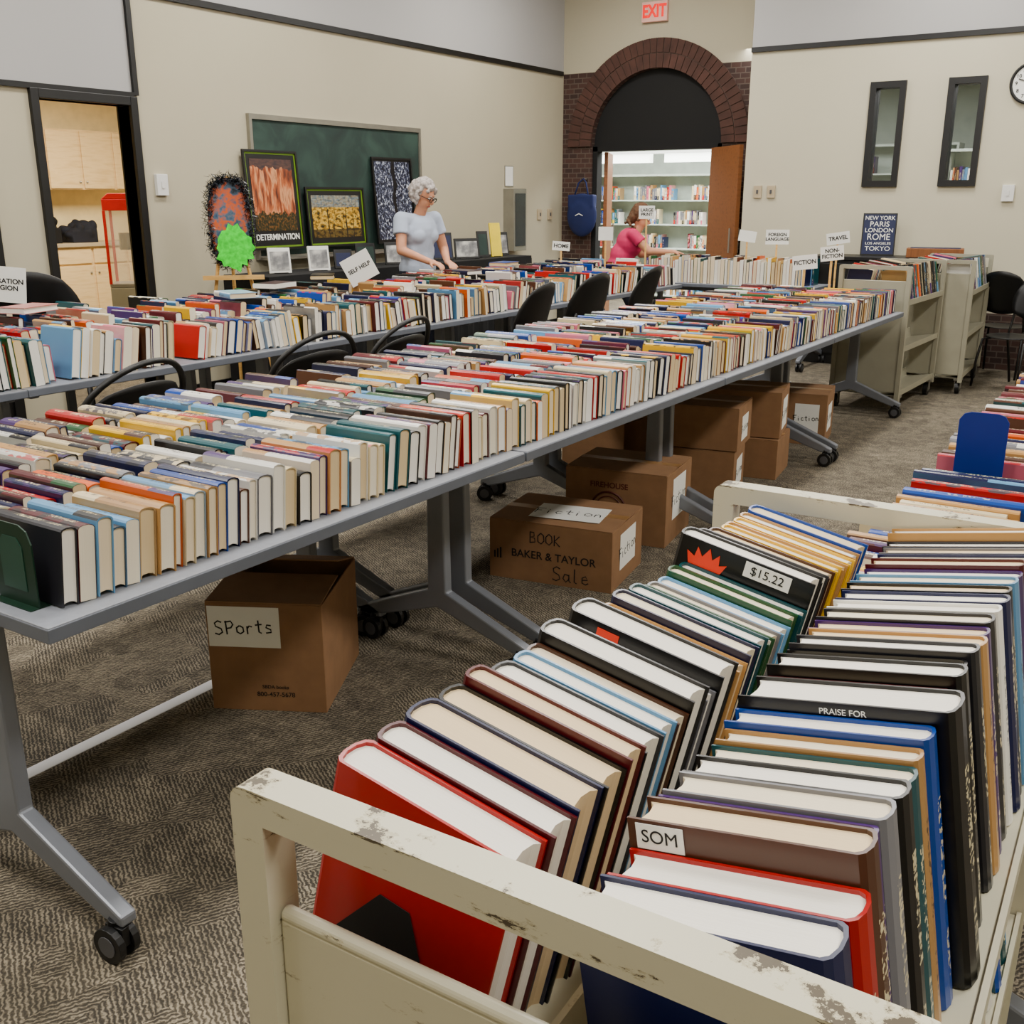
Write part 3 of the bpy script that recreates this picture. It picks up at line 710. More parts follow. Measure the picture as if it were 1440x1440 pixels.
o,Mx,w,t,h=lo[19]; MB().prism([(-.022,-.014),(.022,-.014),(.028,.0),(.018,-.004),(.016,.010),(.008,.0),(.002,.014),(-.006,.0),(-.014,.011),(-.016,-.003),(-.027,.002)],0,.0005).build('flame_emblem',M_flame,o,M=basis((.045,-t/2-.0006,h-.02),(1,0,0),(0,0,1)))
o,Mx,w,t,h=ro[9]; text('PRAISE FOR',.008,M_paper,o,basis((w*.5,t/2+.0006,h-.008),(-1,0,0),(0,0,1)),ext=.0002)
o,Mx,w,t,h=lo[10]; MB().prism([(-.02,-.012),(.02,-.012),(.02,.004),(.006,.004),(.006,.014),(-.02,.014)],0,.0005).build('orange_emblem',M_flame,o,M=basis((.06,-t/2-.0006,h-.02),(1,0,0),(0,0,1)))
o,Mx,w,t,h=lo[0]; b=MB(); b.prism([(-.085,-.07),(.07,-.07),(.07,-.03),(.03,-.03),(.0,.035),(-.03,.035),(-.085,-.05)],0,.0004); b.build('cover_shape',M_ink,o,M=basis((w*.55,-t/2-.0006,h-.13),(1,0,0),(0,0,1)))
cart_row(-1,-.44,.45,CA,.5,ind=False)
cart_row(1,-.44,.45,CA,.5,ind=False)
SC96=Matrix.Diagonal((1,1,.97,1))
fc=make_cart(T(-1.90,8.24,0,rad(-2))@SC96,M_cream2,'beige metal book cart with books beside the table end','parked book carts')
cmA=T(-1.90,8.24,0,rad(-2))@SC96; cm2=T(-1.70,9.30,0,rad(2))@SC96; copy_thing(fc,cm2,label='beige metal book cart parked near the back wall')
for cmx in (cmA,cm2):
    for s in (-1,1): cart_row(s,-.46,.46,cmx,.838,ind=False,lean=0)
# ---------------------------------------------------------------- bookends
e=empty('bookend',T(-1.775,1.062,TZ),'dark green metal bookend at the end of the book row','bookend')
b=MB(); pf=[(-.13,0),(.0,0),(.0,.13),(-.012,.155),(-.035,.165),(-.095,.165),(-.118,.155),(-.13,.13)]
b.prism(pf,-.0015,.0015,0,Matrix.Rotation(rad(90),4,'X')); b.build('upright_plate',M_green,e)
MB().box(-.13,0,-.02,.1,0.0005,.002).build('base_plate',M_green,e)
MB().prism([(-.105,.03),(-.03,.03),(-.03,.12),(-.045,.138),(-.09,.138),(-.105,.12)],.0016,.0028,0,Matrix.Rotation(rad(90),4,'X')).build('cutout_tab',mat('pale_green_metal',(60,96,84),.4,.2),e)
e=empty('bookend',T(-.365,2.63,TZ,rad(4)),'bright blue metal bookend rising above spine-up books','bookend')
b=MB(); pf=[(-.055,0),(.055,0),(.055,.255),(.045,.27),(.03,.275),(-.03,.275),(-.045,.27),(-.055,.255)]
b.prism(pf,-.0015,.0015,0,Matrix.Rotation(rad(90),4,'X')); b.build('upright_plate',M_blue,e,bevel=.0008)
MB().box(-.055,.055,0,.02,.0005,.002).build('base_plate',M_blue,e)
# ---------------------------------------------------------------- chairs
def make_chair(M,label,group,rim=False):
    r=empty('stacking_chair',M,label,'chair',group)
    def shell(name,fn,nu=12,nv=8,th=.008):
        vs=[];fs=[]
        for j in range(nv+1):
            for i in range(nu+1): vs.append(fn(-1+2*i/nu,-1+2*j/nv))
        for j in range(nv):
            for i in range(nu):
                a=j*(nu+1)+i; fs.append((a,a+1,a+nu+2,a+nu+1))
        b=MB().add(vs,fs); o=b.build(name,M_blackp,r,smooth=True)
        s=o.modifiers.new('s','SOLIDIFY'); s.thickness=th; s.offset=0
        return o
    def sq(u,v):
        return u*math.sqrt(1-.45*v*v),v*math.sqrt(1-.42*u*u)
    def back(u,v):
        a,c=sq(u,v); z=.80+.20*c; return (.17+.07*(c+1)-.05*a*a,.235*a*(1-.12*c),z)
    def seat(u,v):
        a,c=sq(u,v); return (-.02+.21*c,.22*a,.455+.02*a*a+.012*(c*c))
    if rim:
        P=[]
        for i in range(33):
            t=2*math.pi*i/32; a,c=.98*math.cos(t),.98*math.sin(t)
            P.append((.17+.07*(c+1)-.05*a*a,.24*a*(1-.1*c),.80+.19*c))
        MB().tube(P,.013,8).build('backrest_rim',M_blackp,r,smooth=True)
        def back2(u,v):
            a,c=sq(u,v); c=c*.7-.2; return (.172+.07*(c+1)-.05*a*a,.215*a,.80+.19*c)
        shell('backrest',back2,th=.006)
    else: shell('backrest',back)
    shell('seat',seat)
    for s in (-1,1):
        MB().tube([(-.2,s*.235,.012),(-.18,s*.23,.25),(-.15,s*.215,.435),(-.05,s*.21,.44)],.011,8).build('leg',M_blackp,r,smooth=True)
        MB().tube([(.27,s*.235,.012),(.21,s*.225,.25),(.15,s*.215,.435),(.05,s*.21,.44)],.011,8).build('leg',M_blackp,r,smooth=True)
        MB().tube([(.14,s*.21,.44),(.165,s*.21,.52),(.19,s*.205,.66),(.215,s*.17,.74)],.010,8).build('back_support',M_blackp,r,smooth=True)
    return r
chr_=make_chair(T(-3.60,2.52,0,rad(8))@Matrix.Diagonal((1,1.15,.92,1)),'black stacking chair with open curved back rim','chairs in the aisle',True)
for x,y,rz,k in ((-3.58,3.55,-4,.93),(-3.56,4.12,6,.94)):
    copy_thing(chr_,T(x,y,0,rad(rz))@Matrix.Diagonal((1,1.1,k,1)))
ch=make_chair(T(-3.70,5.66,0,rad(5)),'black plastic stacking chair in the aisle between book tables','chairs in the aisle')
for x,y,rz,k in ((-3.70,6.40,-3,1.02),(-3.70,7.26,4,1.02)):
    copy_thing(ch,T(x,y,0,rad(rz))@Matrix.Diagonal((1,1.05,k,1)))
copy_thing(ch,T(-5.62,3.58,0,rad(-35))@Matrix.Diagonal((1,1.15,1.12,1)),label='dark stacking chair holding a white category sign',group='chairs near the wall')
for x,y,rz in ((-1.32,10.02,-100),(-.80,10.0,-95),(-1.14,9.30,60)):
    copy_thing(ch,T(x,y,0,rad(rz))@Matrix.Diagonal((1,.9,.92,1)),label='black plastic chair beside the parked carts',group='chairs near the wall')
# ---------------------------------------------------------------- boxes
def make_box(M,w,d,h,label,open_=False,labels=(),prints=(),hand=()):
    r=empty('cardboard_box',M,label,'box','cardboard boxes under the tables')
    b=MB(); t=.005
    b.box(0,w,0,t,0,h); b.box(0,w,d-t,d,0,h); b.box(0,t,t,d-t,0,h); b.box(w-t,w,t,d-t,0,h); b.box(t,w-t,t,d-t,0,t)
    b.build('box_body',M_card,r,bevel=.0015)
    hw=d/2
    for s in (0,1):
        a=rad(16 if (open_ and s==1) else (4 if open_ else .8))
        L=hw-.002
        if s==0: Mx=Matrix.Translation((0,0,h+.001))@Matrix.Rotation(a,4,'X')
        else: Mx=Matrix.Translation((0,d,h+.001))@Matrix.Rotation(-a,4,'X')
        f=MB(); f.box(.002,w-.002,(0 if s==0 else -L),(L if s==0 else 0),0,.004); f.build('flap',M_card,r,M=Mx)
    if not open_: MB().box(w*0,w,hw-.025,hw+.025,h+.0075,h+.008).build('packing_tape',M_tape,r)
    def FB(face,cx,cz,e=.0008):
        if face=='f': return basis((cx,-e,cz),(1,0,0),(0,0,1))
        if face=='r': return basis((w+e,cx,cz),(0,1,0),(0,0,1))
        return basis((cx,cz,h+.0095),(1,.06,0),(0,1,0))
    for (face,cx,cz,lw,lh,txt,sz) in labels:
        B=FB(face,cx,cz)
        l=MB().box(-lw/2,lw/2,-lh/2,lh/2,0,.0008).build('paper_label',M_paper,r,M=B,label='white paper with handwriting')
        scrawl(txt,sz,M_ink,l,Matrix.Translation((0,0,.001))@Matrix.Rotation(rad(4),4,'Z'),th=.0026)
    for (face,cx,cz,txt,sz) in prints: text(txt,sz,M_ink,r,FB(face,cx,cz,.0006),ext=.0003,bold=.01)
    for (face,cx,cz,txt,sz) in hand: scrawl(txt,sz,M_ink,r,FB(face,cx,cz,.0006),th=.0026)
    return r
make_box(T(-2.325,1.905,0,rad(28)),.355,.43,.35,'open brown cardboard box with paper reading Sports',True,[('f',.115,.275,.22,.13,'SPorts',.044)],[('f',.2,.08,'SBDA books',.016),('f',.2,.055,'800-457-5678',.021)])
bx=make_box(T(-2.27,3.34,0,rad(9)),.53,.40,.25,'low brown cardboard box marked Book Sale',False,[('t',.29,.17,.30,.2,'Fiction',.062),('r',.2,.14,.2,.15,'Fiction',.046)],[('f',.28,.115,'BAKER & TAYLOR',.046)],[('f',.24,.19,'BOOK',.045),('f',.36,.05,'Sale',.06)])
for i in range(3): MB().box(.02+i*.013,.027+i*.013,-.001,0,.085,.115+.008*i).build('printed_bars',M_ink,bx)
M_rust=mat('rust_ink',(100,50,36))
bx=make_box(T(-2.28,3.98,0,rad(8)),.48,.40,.33,'brown cardboard box with a round red printed emblem',False,[('r',.2,.2,.2,.19,'Fiction',.048)])
text('FIREHOUSE',.036,M_rust,bx,basis((.21,-.0008,.262),(1,0,0),(0,0,1)),ext=.0003,bold=.02)
for rr_,th_ in ((.082,.005),(.062,.003)):
    rg=MB(); rg.tube([(.21+rr_*math.cos(a*math.pi/16),-.0008,.15+rr_*math.sin(a*math.pi/16)) for a in range(33)],th_,6); rg.build('printed_emblem',M_rust,bx)
MB().prism([(-.04,-.02),(.04,-.02),(.04,.01),(.015,.01),(.015,.03),(-.02,.03),(-.04,.01)],0,.0005).build('printed_emblem',M_rust,bx,M=basis((.21,-.0008,.15),(1,0,0),(0,0,1)))
make_box(T(-2.25,4.86,0,rad(12)),.42,.36,.25,'brown cardboard box at the bottom of a stack',False,[('r',.18,.12,.18,.15,'Fiction',.04)])
make_box(T(-2.24,4.87,.26,rad(10)),.42,.36,.22,'brown cardboard box stacked on another box',False,[('r',.18,.1,.16,.13,'Fiction',.036)])
make_box(T(-2.2,5.40,0,rad(8)),.42,.36,.22,'brown cardboard box at the bottom of a stack')
make_box(T(-2.2,5.40,.23,rad(12)),.42,.36,.25,'brown cardboard box with a white handwritten paper',False,[('r',.18,.12,.2,.17,'Fiction',.046)])
make_box(T(-2.3,6.35,0,rad(10)),.50,.40,.32,'brown cardboard box beneath the far table',False,[('f',.38,.17,.15,.18,'Fiction',.034),('r',.18,.16,.2,.17,'Fiction',.046)])
make_box(T(-2.95,5.1,0,rad(-5)),.42,.36,.30,'plain brown cardboard box under the table')
make_box(T(-2.95,6.3,0,rad(5)),.42,.36,.30,'plain brown cardboard box under the table')
MB().box(-2.483,-2.433,.2,2.15,.0,.0012).build('floor_strip',M_stripw,label='thin white strip lying along the carpet',category='tape')  # plain white strip, nearly flat, running lengthwise over the carpet
# ---------------------------------------------------------------- signs on sticks
def sign(x,y,z,wd,ht,lines,yaw=30,tilt=0,size=.04,stick=.7,label=None):
    r=empty('sign',T(x,y,z,rad(yaw)),label or 'white card category sign standing among the books','sign','white category signs')
    Rm=Matrix.Rotation(rad(tilt),4,'Y')
    MB().box(-wd/2,wd/2,0,.003,-ht/2,ht/2).build('card',M_paper,r,M=Rm)
    k=len(lines)
    for i,s in enumerate(lines):
        text(s,size,M_ink,r,Rm@basis((0,-.001,(k-1)*size*.5-i*size),(1,0,0),(0,0,1)),ext=.0003,name='lettering',bold=.03)
    if stick: MB().box(-.008,.008,.0035,.009,-(z-stick),ht*.3).build('stick',M_wood,r)
    return r
sign(-2.34,7.45,1.07,.175,.10,['FICTION'],32,-6,.041,TZ)
sign(-2.19,7.58,1.13,.165,.10,['NON-','FICTION'],32,-6,.038,TZ)
sign(-2.69,9.45,1.17,.20,.10,['TRAVEL'],30,-8,.048,TZ)
sign(-3.24,9.45,1.17,.21,.13,['FOREIGN','LANGUAGE'],30,0,.040,TZ)
sign(-3.55,9.52,1.17,.16,.10,[],30,8,.03,TZ)
sign(-4.46,9.25,1.38,.15,.12,['LARGE','PRINT'],30,0,.040,TZ)
sign(-4.9,8.4,1.09,.16,.08,['HOME'],30,4,.048,TZ)
sign(-4.55,8.6,1.20,.13,.12,[],30,0,.04,TZ)
sign(-4.8,5.5,1.05,.21,.19,['SELF HELP'],30,-28,.038,TZ,'tilted white sign reading SELF HELP above books')
sign(-5.40,3.28,1.06,.24,.19,['INSPIRATION','RELIGION'],42,6,.036,0,'white sign reading INSPIRATION RELIGION on a chair back')
# ---------------------------------------------------------------- chalkboard & posters
r=empty('chalkboard',T(XL,7.275,1.58),'green chalkboard with aluminium frame mounted on the wall','chalkboard')
hw,hh=1.075,.53
MB().box(.005,.02,-hw,hw,-hh,hh).build('board',M_chalk,r)
b=MB(); b.box(0,.035,-hw-.03,hw+.03,hh,hh+.04); b.box(0,.035,-hw-.03,hw+.03,-hh-.03,-hh); b.box(0,.035,-hw-.03,-hw,-hh,hh); b.box(0,.035,hw,hw+.03,-hh,hh); b.build('frame',M_alu,r)
MB().box(0.035,.13,-hw,hw,-hh-.03,-hh-.01).build('chalk_tray',M_alu,r)
def poster(y0,y1,z0,z1,pm,label,title=None,fm=M_trim,mt=None,x=XL+.055,tz=.12,yaw=0):
    w=y1-y0;h=z1-z0
    M=basis((x+.03,(y0+y1)/2,z0),(0,1,0),(0,0,1))@Matrix.Rotation(rad(-4),4,'X')
    r=empty('framed_poster',M,label,'poster','framed posters')
    fw=.018
    b=MB(); b.box(-w/2,w/2,0,fw,0,.018); b.box(-w/2,w/2,h-fw,h,0,.018); b.box(-w/2,-w/2+fw,fw,h-fw,0,.018); b.box(w/2-fw,w/2,fw,h-fw,0,.018); b.box(-w/2+fw,w/2-fw,fw,h-fw,.002,.006)
    b.build('frame',fm,r)
    if mt:
        g=fw+.0; q=.014; b=MB()
        b.box(-w/2+g,w/2-g,g,g+q,.006,.009); b.box(-w/2+g,w/2-g,h-g-q,h-g,.006,.009); b.box(-w/2+g,-w/2+g+q,g,h-g,.006,.009); b.box(w/2-g-q,w/2-g,g,h-g,.006,.009); b.build('mat_border',mt,r)
    z=tz if title else fw+(.06 if mt else .02)
    sd=.05 if mt else .018
    MB().box(-w/2+fw+sd,w/2-fw-sd,z,h-fw-sd,.0065,.0085).build('print',pm,r)
    if title: text(title,.066,M_paper,r,Matrix.Translation((0,tz*.66,.008)),name='lettering',xs=.95,bold=.02)
    return r
poster(6.06,6.66,1.10,1.88,M_orange,'tall framed canyon poster with the title DETERMINATION','DETERMINATION',mt=M_mat,tz=.15)
poster(6.72,7.47,1.10,1.60,M_forest,'wide framed golden forest poster','',mt=M_mat)
poster(7.62,8.20,1.10,1.87,M_bw,'tall black framed picture of pale branches on blue')
r=empty('display_table',T(-6.18,7.65,0),'long narrow display table draped in black cloth','table')
b=MB(); b.box(-.25,.25,-1.9,1.9,.90,.93); b.build('tabletop',M_cloth,r,bevel=.004)
b=MB(); nn=60
vs=[];fs=[]
for i in range(nn+1):
    y=-1.9+3.8*i/nn; d=.012*math.sin(i*1.7); vs+=[(.252+.01+d,y,.02),(.252,y,.905)]
for i in range(nn): fs.append((2*i,2*i+2,2*i+3,2*i+1))
b.add(vs,fs); vs=[(x,-1.9-.003,z) for x,z in ((-.25,.02),(.262,.02),(.252,.905),(-.25,.905))]; b.add(vs,[(0,1,2,3)])
b.build('draped_cloth',M_cloth,r)
def display(x,y,w,h,m,label,z=.93,yaw=60,cat='book',pic=None):
    r=empty('display_book' if cat=='book' else 'picture_frame',T(x,y,z+.003,rad(yaw)),label,cat)
    Mx=Matrix.Rotation(rad(-12),4,'X')
    MB().box(-w/2,w/2,0,.02,0,h).build('cover' if cat=='book' else 'frame',m,r,M=Mx,bevel=.002)
    MB().box(-w/2+.015,w/2-.015,-.002,0,.02,h-.03).build('cover_picture' if cat=='book' else 'picture',pic or M_cover3,r,M=Mx)
    MB().box(-w*.3,w*.3,-.03,.08,-.002,.004).build('stand',M_blackp,r)
display(-6.15,6.10,.18,.2,M_paper,'white book displayed upright on a stand')
display(-6.1,6.50,.18,.2,M_paper,'pale book displayed upright on a stand')
display(-6.12,6.82,.16,.16,M_trim,'dark book displayed upright on a stand',pic=M_navysign)
display(-6.15,7.15,.18,.2,M_trim,'dark book displayed upright on a stand',pic=M_chalk)
display(-6.1,7.5,.2,.2,M_trim,'dark framed picture on the display table',cat='picture frame')
display(-6.2,8.35,.22,.26,M_trim,'dark blue picture frame on the display table',cat='picture frame',pic=M_navysign)
display(-6.1,8.62,.26,.2,M_trim,'black picture frame on the display table',cat='picture frame')
display(-6.1,9.15,.12,.34,M_yel,'tall yellow booklet displayed upright',pic=M_yel)
display(-6.15,8.98,.12,.26,M_blackp,'dark booklet displayed upright',pic=M_chalk)
display(-6.2,9.38,.18,.24,M_trim,'black frame on the display table',cat='picture frame')
r=empty('display_easel',T(-5.95,5.42,0,rad(48)),'wooden easel carrying an oval black tinsel wreath','easel')
for p in (((-.28,.0,0),(0,.12,1.66)),((.28,.0,0),(0,.12,1.66)),((0,.5,0),(0,.13,1.6))):
    MB().tube(p,.013,8).build('leg',M_wood,r)
MB().box(-.22,.22,-.01,.05,.93,.96).build('ledge',M_wood,r)
b=MB(); 
for i in range(2600):
    a=R.uniform(0,2*math.pi); q=R.gauss(0,.016)
    sx=abs(math.cos(a))**.75*(1 if math.cos(a)>0 else -1); sy=abs(math.sin(a))**.75*(1 if math.sin(a)>0 else -1)
    c=Vector(((.15+q)*sx,.02,1.34+(.31+q)*sy))
    d=Vector((R.gauss(0,1),R.gauss(0,1),R.gauss(0,1))).normalized()*R.uniform(.02,.05); e2=d.orthogonal().normalized()*.003
    b.add([c-e2,c+e2,c+d],[(0,1,2)])
b.build('tinsel_wreath',M_tins,r,label='oval black tinsel garland')
b=MB(); P=[]
for k in range(36):
    a=k*math.pi/18; sx=abs(math.cos(a))**.75*(1 if math.cos(a)>0 else -1); sy=abs(math.sin(a))**.75*(1 if math.sin(a)>0 else -1)
    P.append((.15*sx,.035,1.34+.31*sy))
b.add(P,[tuple(range(36))]); b.build('wreath_picture',M_wreath,r)
b=MB(); P=[]
for k in range(28):
    rr=.135 if k%2==0 else .115; rr*=R.uniform(.9,1.12); P.append((.02+rr*math.cos(k*math.pi/14),1.16+rr*1.2*math.sin(k*math.pi/14)))
b.prism(P,0,.004,0,Matrix.Translation((0,-.05,0))@Matrix.Rotation(rad(90),4,'X')); b.build('starburst',M_lime,r,label='bright green starburst cut-out')
# ---------------------------------------------------------------- wall fittings
def plate(x,y,z,w,h,face,label,cat,d=.02,m=M_white):
    M=basis((x,y,z),(0,1,0),(0,0,1)) if face=='x' else basis((x,y,z),(1,0,0),(0,0,1))
    r=empty('switch_plate' if cat=='switch' else cat.replace(' ','_'),M,label,cat)
    MB().box(-w/2,w/2,-h/2,h/2,-.002,d).build('cover_plate',m,r,bevel=.003)
    MB().box(-w*.12,w*.12,-h*.16,h*.16,d,d+.006).build('toggle',M_dgrey if m!=M_white else M_white,r)
    return r
plate(XL,5.28,1.60,.10,.15,'x','white thermostat box on the cream wall','thermostat',.03)
plate(-3.80,YB,1.57,.08,.12,'y','beige light switch on the cream wall','switch',m=M_count)
plate(-3.66,YB,1.57,.08,.12,'y','beige light switch on the cream wall','switch',m=M_count)
plate(-1.50,YB,1.55,.10,.14,'y','white thermostat box on the cream wall','thermostat',.03)
plate(XL,10.62,1.33,.08,.12,'x','beige wall outlet near the corner','outlet',m=M_count)
plate(XL,10.85,1.33,.08,.12,'x','beige wall outlet near the corner','outlet',m=M_count)
r=empty('wall_clock',basis((-1.43,YB-.002,2.45),(1,0,0),(0,0,1)),'round white wall clock with black rim','clock')
b=MB(); b.tube([(.16*math.cos(k*math.pi/20),.16*math.sin(k*math.pi/20),.02) for k in range(41)],.013,8); b.build('rim',M_trim,r,smooth=True)
MB().tube([(0,0,0),(0,0,.018)],.155,40).build('dial',M_paper,r)
for k in range(1,13):
    a=math.pi/2-k*math.pi/6; text(str(k),.042,M_ink,r,Matrix.Translation((.118*math.cos(a),.118*math.sin(a),.0192)),name='numeral',bold=.02)
MB().box(-.005,.005,-.01,.075,.021,.023).build('hour_hand',M_ink,r,M=Matrix.Rotation(rad(-40),4,'Z'))
MB().box(-.004,.004,-.01,.11,.024,.026).build('minute_hand',M_ink,r,M=Matrix.Rotation(rad(70),4,'Z'))
r=empty('exit_sign',basis((-5.35,YA-.002,3.44),(1,0,0),(0,0,1)),'lit exit sign with red letters above the arch','exit sign')
MB().box(-.15,.15,-.1,.1,0,.05).build('housing',M_exit,r,bevel=.005)
text('EXIT',.175,M_exitr,r,Matrix.Translation((0,0,.052)),name='lettering',ext=.002,xs=.78,bold=.035)
r=empty('extinguisher_cabinet',T(XL,10.0,1.28),'narrow grey metal extinguisher cabinet on the wall','cabinet')
MB().box(-.002,.14,-.13,.13,-.33,.33).build('cabinet_body',M_alu,r,bevel=.004)
MB().box(.14,.146,-.10,.10,-.28,.28).build('door',mat('dark_glass',(60,64,66),.2),r)
r=empty('notice',basis((XL+.001,9.98,1.74),(0,1,0),(0,0,1)),'small white paper notice in a thin frame','notice')
MB().box(-.085,.085,-.11,.11,0,.006).build('frame',M_alu,r); MB().box(-.075,.075,-.10,.10,.006,.007).build('sheet',M_paper,r)
r=empty('city_sign',T(-2.52,10.15,.998,rad(12)),'navy framed sign listing city names in white','sign')
Mx=Matrix.Rotation(rad(-6),4,'X')
MB().box(-.15,.15,0,.02,0,.38).build('frame',M_trim,r,M=Mx,bevel=.003)
MB().box(-.138,.138,-.002,0,.013,.368).build('print',M_navysign,r,M=Mx)
for t_,s_,z_,x_ in (('NEW YORK',.05,.335,1.0),('PARIS',.064,.28,1.1),('LONDON',.054,.225,1.05),('ROME',.08,.165,.95),('LOS ANGELES',.032,.108,1.15),('TOKYO',.056,.06,1.15)):
    text(t_,s_,M_paper,r,Mx@basis((0,-.0025,z_),(1,0,0),(0,0,1)),name='lettering',xs=x_)
r=empty('side_cabinet',T(-2.35,10.1,0),'low dark cabinet against the back wall','cabinet')
MB().box(-.7,.7,-.22,.22,.0,.96).build('cabinet_body',M_trim,r,bevel=.005); MB().box(-.72,.72,-.24,.24,.961,.995).build('worktop',M_blackp,r,bevel=.003)
for s in (-1,1):
    d=MB().box(s*.35-.33,s*.35+.33,-.24,-.221,.1,.93).build('door',M_trim,r,bevel=.003); MB().tube([(s*.06,-.26,.5),(s*.06,-.26,.62)],.006,8).build('handle',M_alu,d)
r=empty('picture_frame',T(-2.00,10.12,.997,rad(10)),'dark wooden frame lying on the dark cabinet','picture frame')
MB().box(-.24,.24,-.12,.12,0,.08).build('frame',M_door,r,bevel=.004); MB().box(-.21,.21,-.09,.09,.08,.084).build('picture',M_navysign,r)
r=empty('tote_bag',T(-6.17,YA-.10,1.08),'navy blue cloth tote bag hanging beside the arch','bag')
b=MB(); b.ball((0,0,.24),(.20,.07,.25),18,12); b.box(-.17,.17,-.05,.05,.33,.47); o=b.build('bag_body',M_bluebag,r,smooth=True)
rm=o.modifiers.new('r','REMESH'); rm.mode='VOXEL'; rm.voxel_size=.015; rm.use_smooth_shade=True; sm=o.modifiers.new('s','SMOOTH'); sm.iterations=6
MB().tube([(-.09,-.02,.46),(-.05,0,.6),(0,.03,.65),(.05,0,.6),(.09,-.02,.46)],.01,8).build('handle',M_bluebag,r,smooth=True)
MB().tube([(0,.03,.645),(0,.1,.645)],.008,8).build('hook',M_alu,r)
MB().prism([(-.05,-.012),(0,.012),(.05,-.012),(.05,-.02),(0,.002),(-.05,-.02)],-.078,-.076,0,Matrix.Translation((0,0,.25))@basis((0,0,0),(1,0,0),(0,0,1))@Matrix.Translation((0,0,.148))).build('logo',M_paper,r)
def leaf(p0,p1,label):
    p0=Vector(p0);p1=Vector(p1);d=p1-p0;L=d.length
    r=empty('wooden_door',basis((p0.x,p0.y,0.01),(d.x,d.y,0),(0,0,1)),label,'door')
    b=MB(); b.box(0,L,0,2.02,-.022,.022); b.build('door_panel',M_door,r,bevel=.003)
    for s in (-1,1): MB().tube([(L-.07,.95,s*.05),(L-.07,1.2,s*.05)],.01,8).build('handle',M_alu,r)
    return r
leaf((-4.59,11.10,0),(-4.06,10.56,0),'open stained wooden door leaf beside the archway')
leaf((-6.05,11.40,0),(-6.36,12.12,0),'open stained wooden door leaf swung into the library')
PALE=[p for p in PAL if p[0] in('white','cream','grey','light blue','tan')]*4+[p for p in PAL if p[0] in('white','cream')]*6+PAL
def bookcase(M,w,h,n,label):
    r=empty('bookcase',M,label,'bookcase','library bookcases')
    b=MB(); b.box(0,.03,0,.35,0,h); b.box(w-.03,w,0,.35,0,h); b.box(.03,w-.03,.33,.35,0,h); b.box(.03,w-.03,0,.33,h-.03,h); b.build('cabinet_body',M_lib,r)
    for i in range(n):
        z=.08+i*(h-.1)/n
        MB().box(.03,w-.03,0,.33,z-.02,z).build('shelf',M_lib,r)
        x=.05
        while x<w-.3:
            x1=min(w-.05,x+R.uniform(.3,.7)); upright_row(M,x,x1,z+.001,.03,bulk='library',hr=(.16,.22),pal=PALE); x=x1+R.uniform(.1,.4)
    return r
bookcase(T(-8.2,14.9,0),2.5,1.86,5,'tall beige library bookcase filled with books')
bookcase(T(-10.2,13.6,0,rad(-8)),2.0,1.3,3,'low beige library bookcase filled with books')
bookcase(T(-4.4,14.9,0),1.6,2.2,6,'tall beige library bookcase filled with books')
bookcase(T(-2.6,13.2,0),1.2,2.05,5,'tall beige library bookcase filled with books')
r=empty('library_light',T(-6.95,14.75,2.02),'long bright fluorescent strip light above the shelves','ceiling light','library strip lights')
for s in (-1,1): MB().box(s*.62-.5,s*.62+.5,-.06,.06,0,.12).build('lens',M_lamp2,r)
MB().box(-1.25,1.25,-.1,.1,.121,.16).build('housing',M_white,r)
for s in (-1,1): MB().box(s*.9-.01,s*.9+.01,-.01,.01,.16,1.08).build('hanger',M_alu,r)
# ---------------------------------------------------------------- kitchen
r=empty('upper_cabinet',T(-10.45,6.2,1.60),'pale maple wall cabinets with plain doors','cabinet')
MB().box(-.349,0,0,2.5,0,.62).build('cabinet_body',M_maple,r)
for i in range(6):
    d=MB().box(.001,.02,.014+i*.415,.400+i*.415,.01,.61).build('door',M_maple,r,bevel=.006); MB().ball((.03,.37+i*.415 if i%2==0 else .04+i*.415,.08),.012,8,6).build('knob',M_alu,d)
r=empty('base_cabinet',T(-10.3,6.0,0),'pale maple base cabinets with plain doors','cabinet')
MB().box(-.49,0,0,2.7,.0,1.0).build('cabinet_body',M_maple,r)
for i in range(6):
    d=MB().box(.001,.02,.014+i*.45,.436+i*.45,.12,.80).build('door',M_maple,r,bevel=.006); MB().ball((.03,.4+i*.45 if i%2==0 else .05+i*.45,.72),.012,8,6).build('knob',M_alu,d)
    MB().box(.001,.02,.014+i*.45,.436+i*.45,.82,.98).build('drawer',M_maple,r,bevel=.006)
MB().box(-10.79,-10.25,5.95,8.75,1.001,1.04).build('countertop',M_count,label='beige laminate kitchen countertop',category='countertop',bevel=.004)
def lump(name,x,y,z,sx,sy,sz,m,label,cat):
    b=MB(); b.box(-sx*.8,sx*.8,-sy*.8,sy*.8,0,sz*.55)
    for k in range(14): b.ball((R.uniform(-.7,.7)*sx,R.uniform(-.8,.8)*sy,sz*R.uniform(.3,.8)),(sx*R.uniform(.3,.5),sy*R.uniform(.2,.4),sz*R.uniform(.15,.3)),10,7)
    o=b.build(name,m,M=T(x,y,z),smooth=True,label=label,category=cat)
    rm=o.modifiers.new('r','REMESH'); rm.mode='VOXEL'; rm.voxel_size=.014; rm.use_smooth_shade=True
    return o
lump('handbag',-10.5,6.9,1.04,.16,.2,.3,M_cloth,'black handbag resting on the kitchen counter','bag')
lump('backpack',-10.5,7.35,1.04,.16,.2,.24,M_dkbag,'dark blue backpack on the kitchen counter','bag')
r=empty('popcorn_machine',T(-8.35,6.42,0,rad(45)),'red popcorn machine on a cart with clear glass panes','popcorn machine')
MB().box(-.22,.22,-.2,.2,.1,.72).build('cart_base',M_cream2,r,bevel=.01)
MB().box(-.20,.20,-.18,.18,.75,1.4).build('glass_cabinet',M_glass,r)
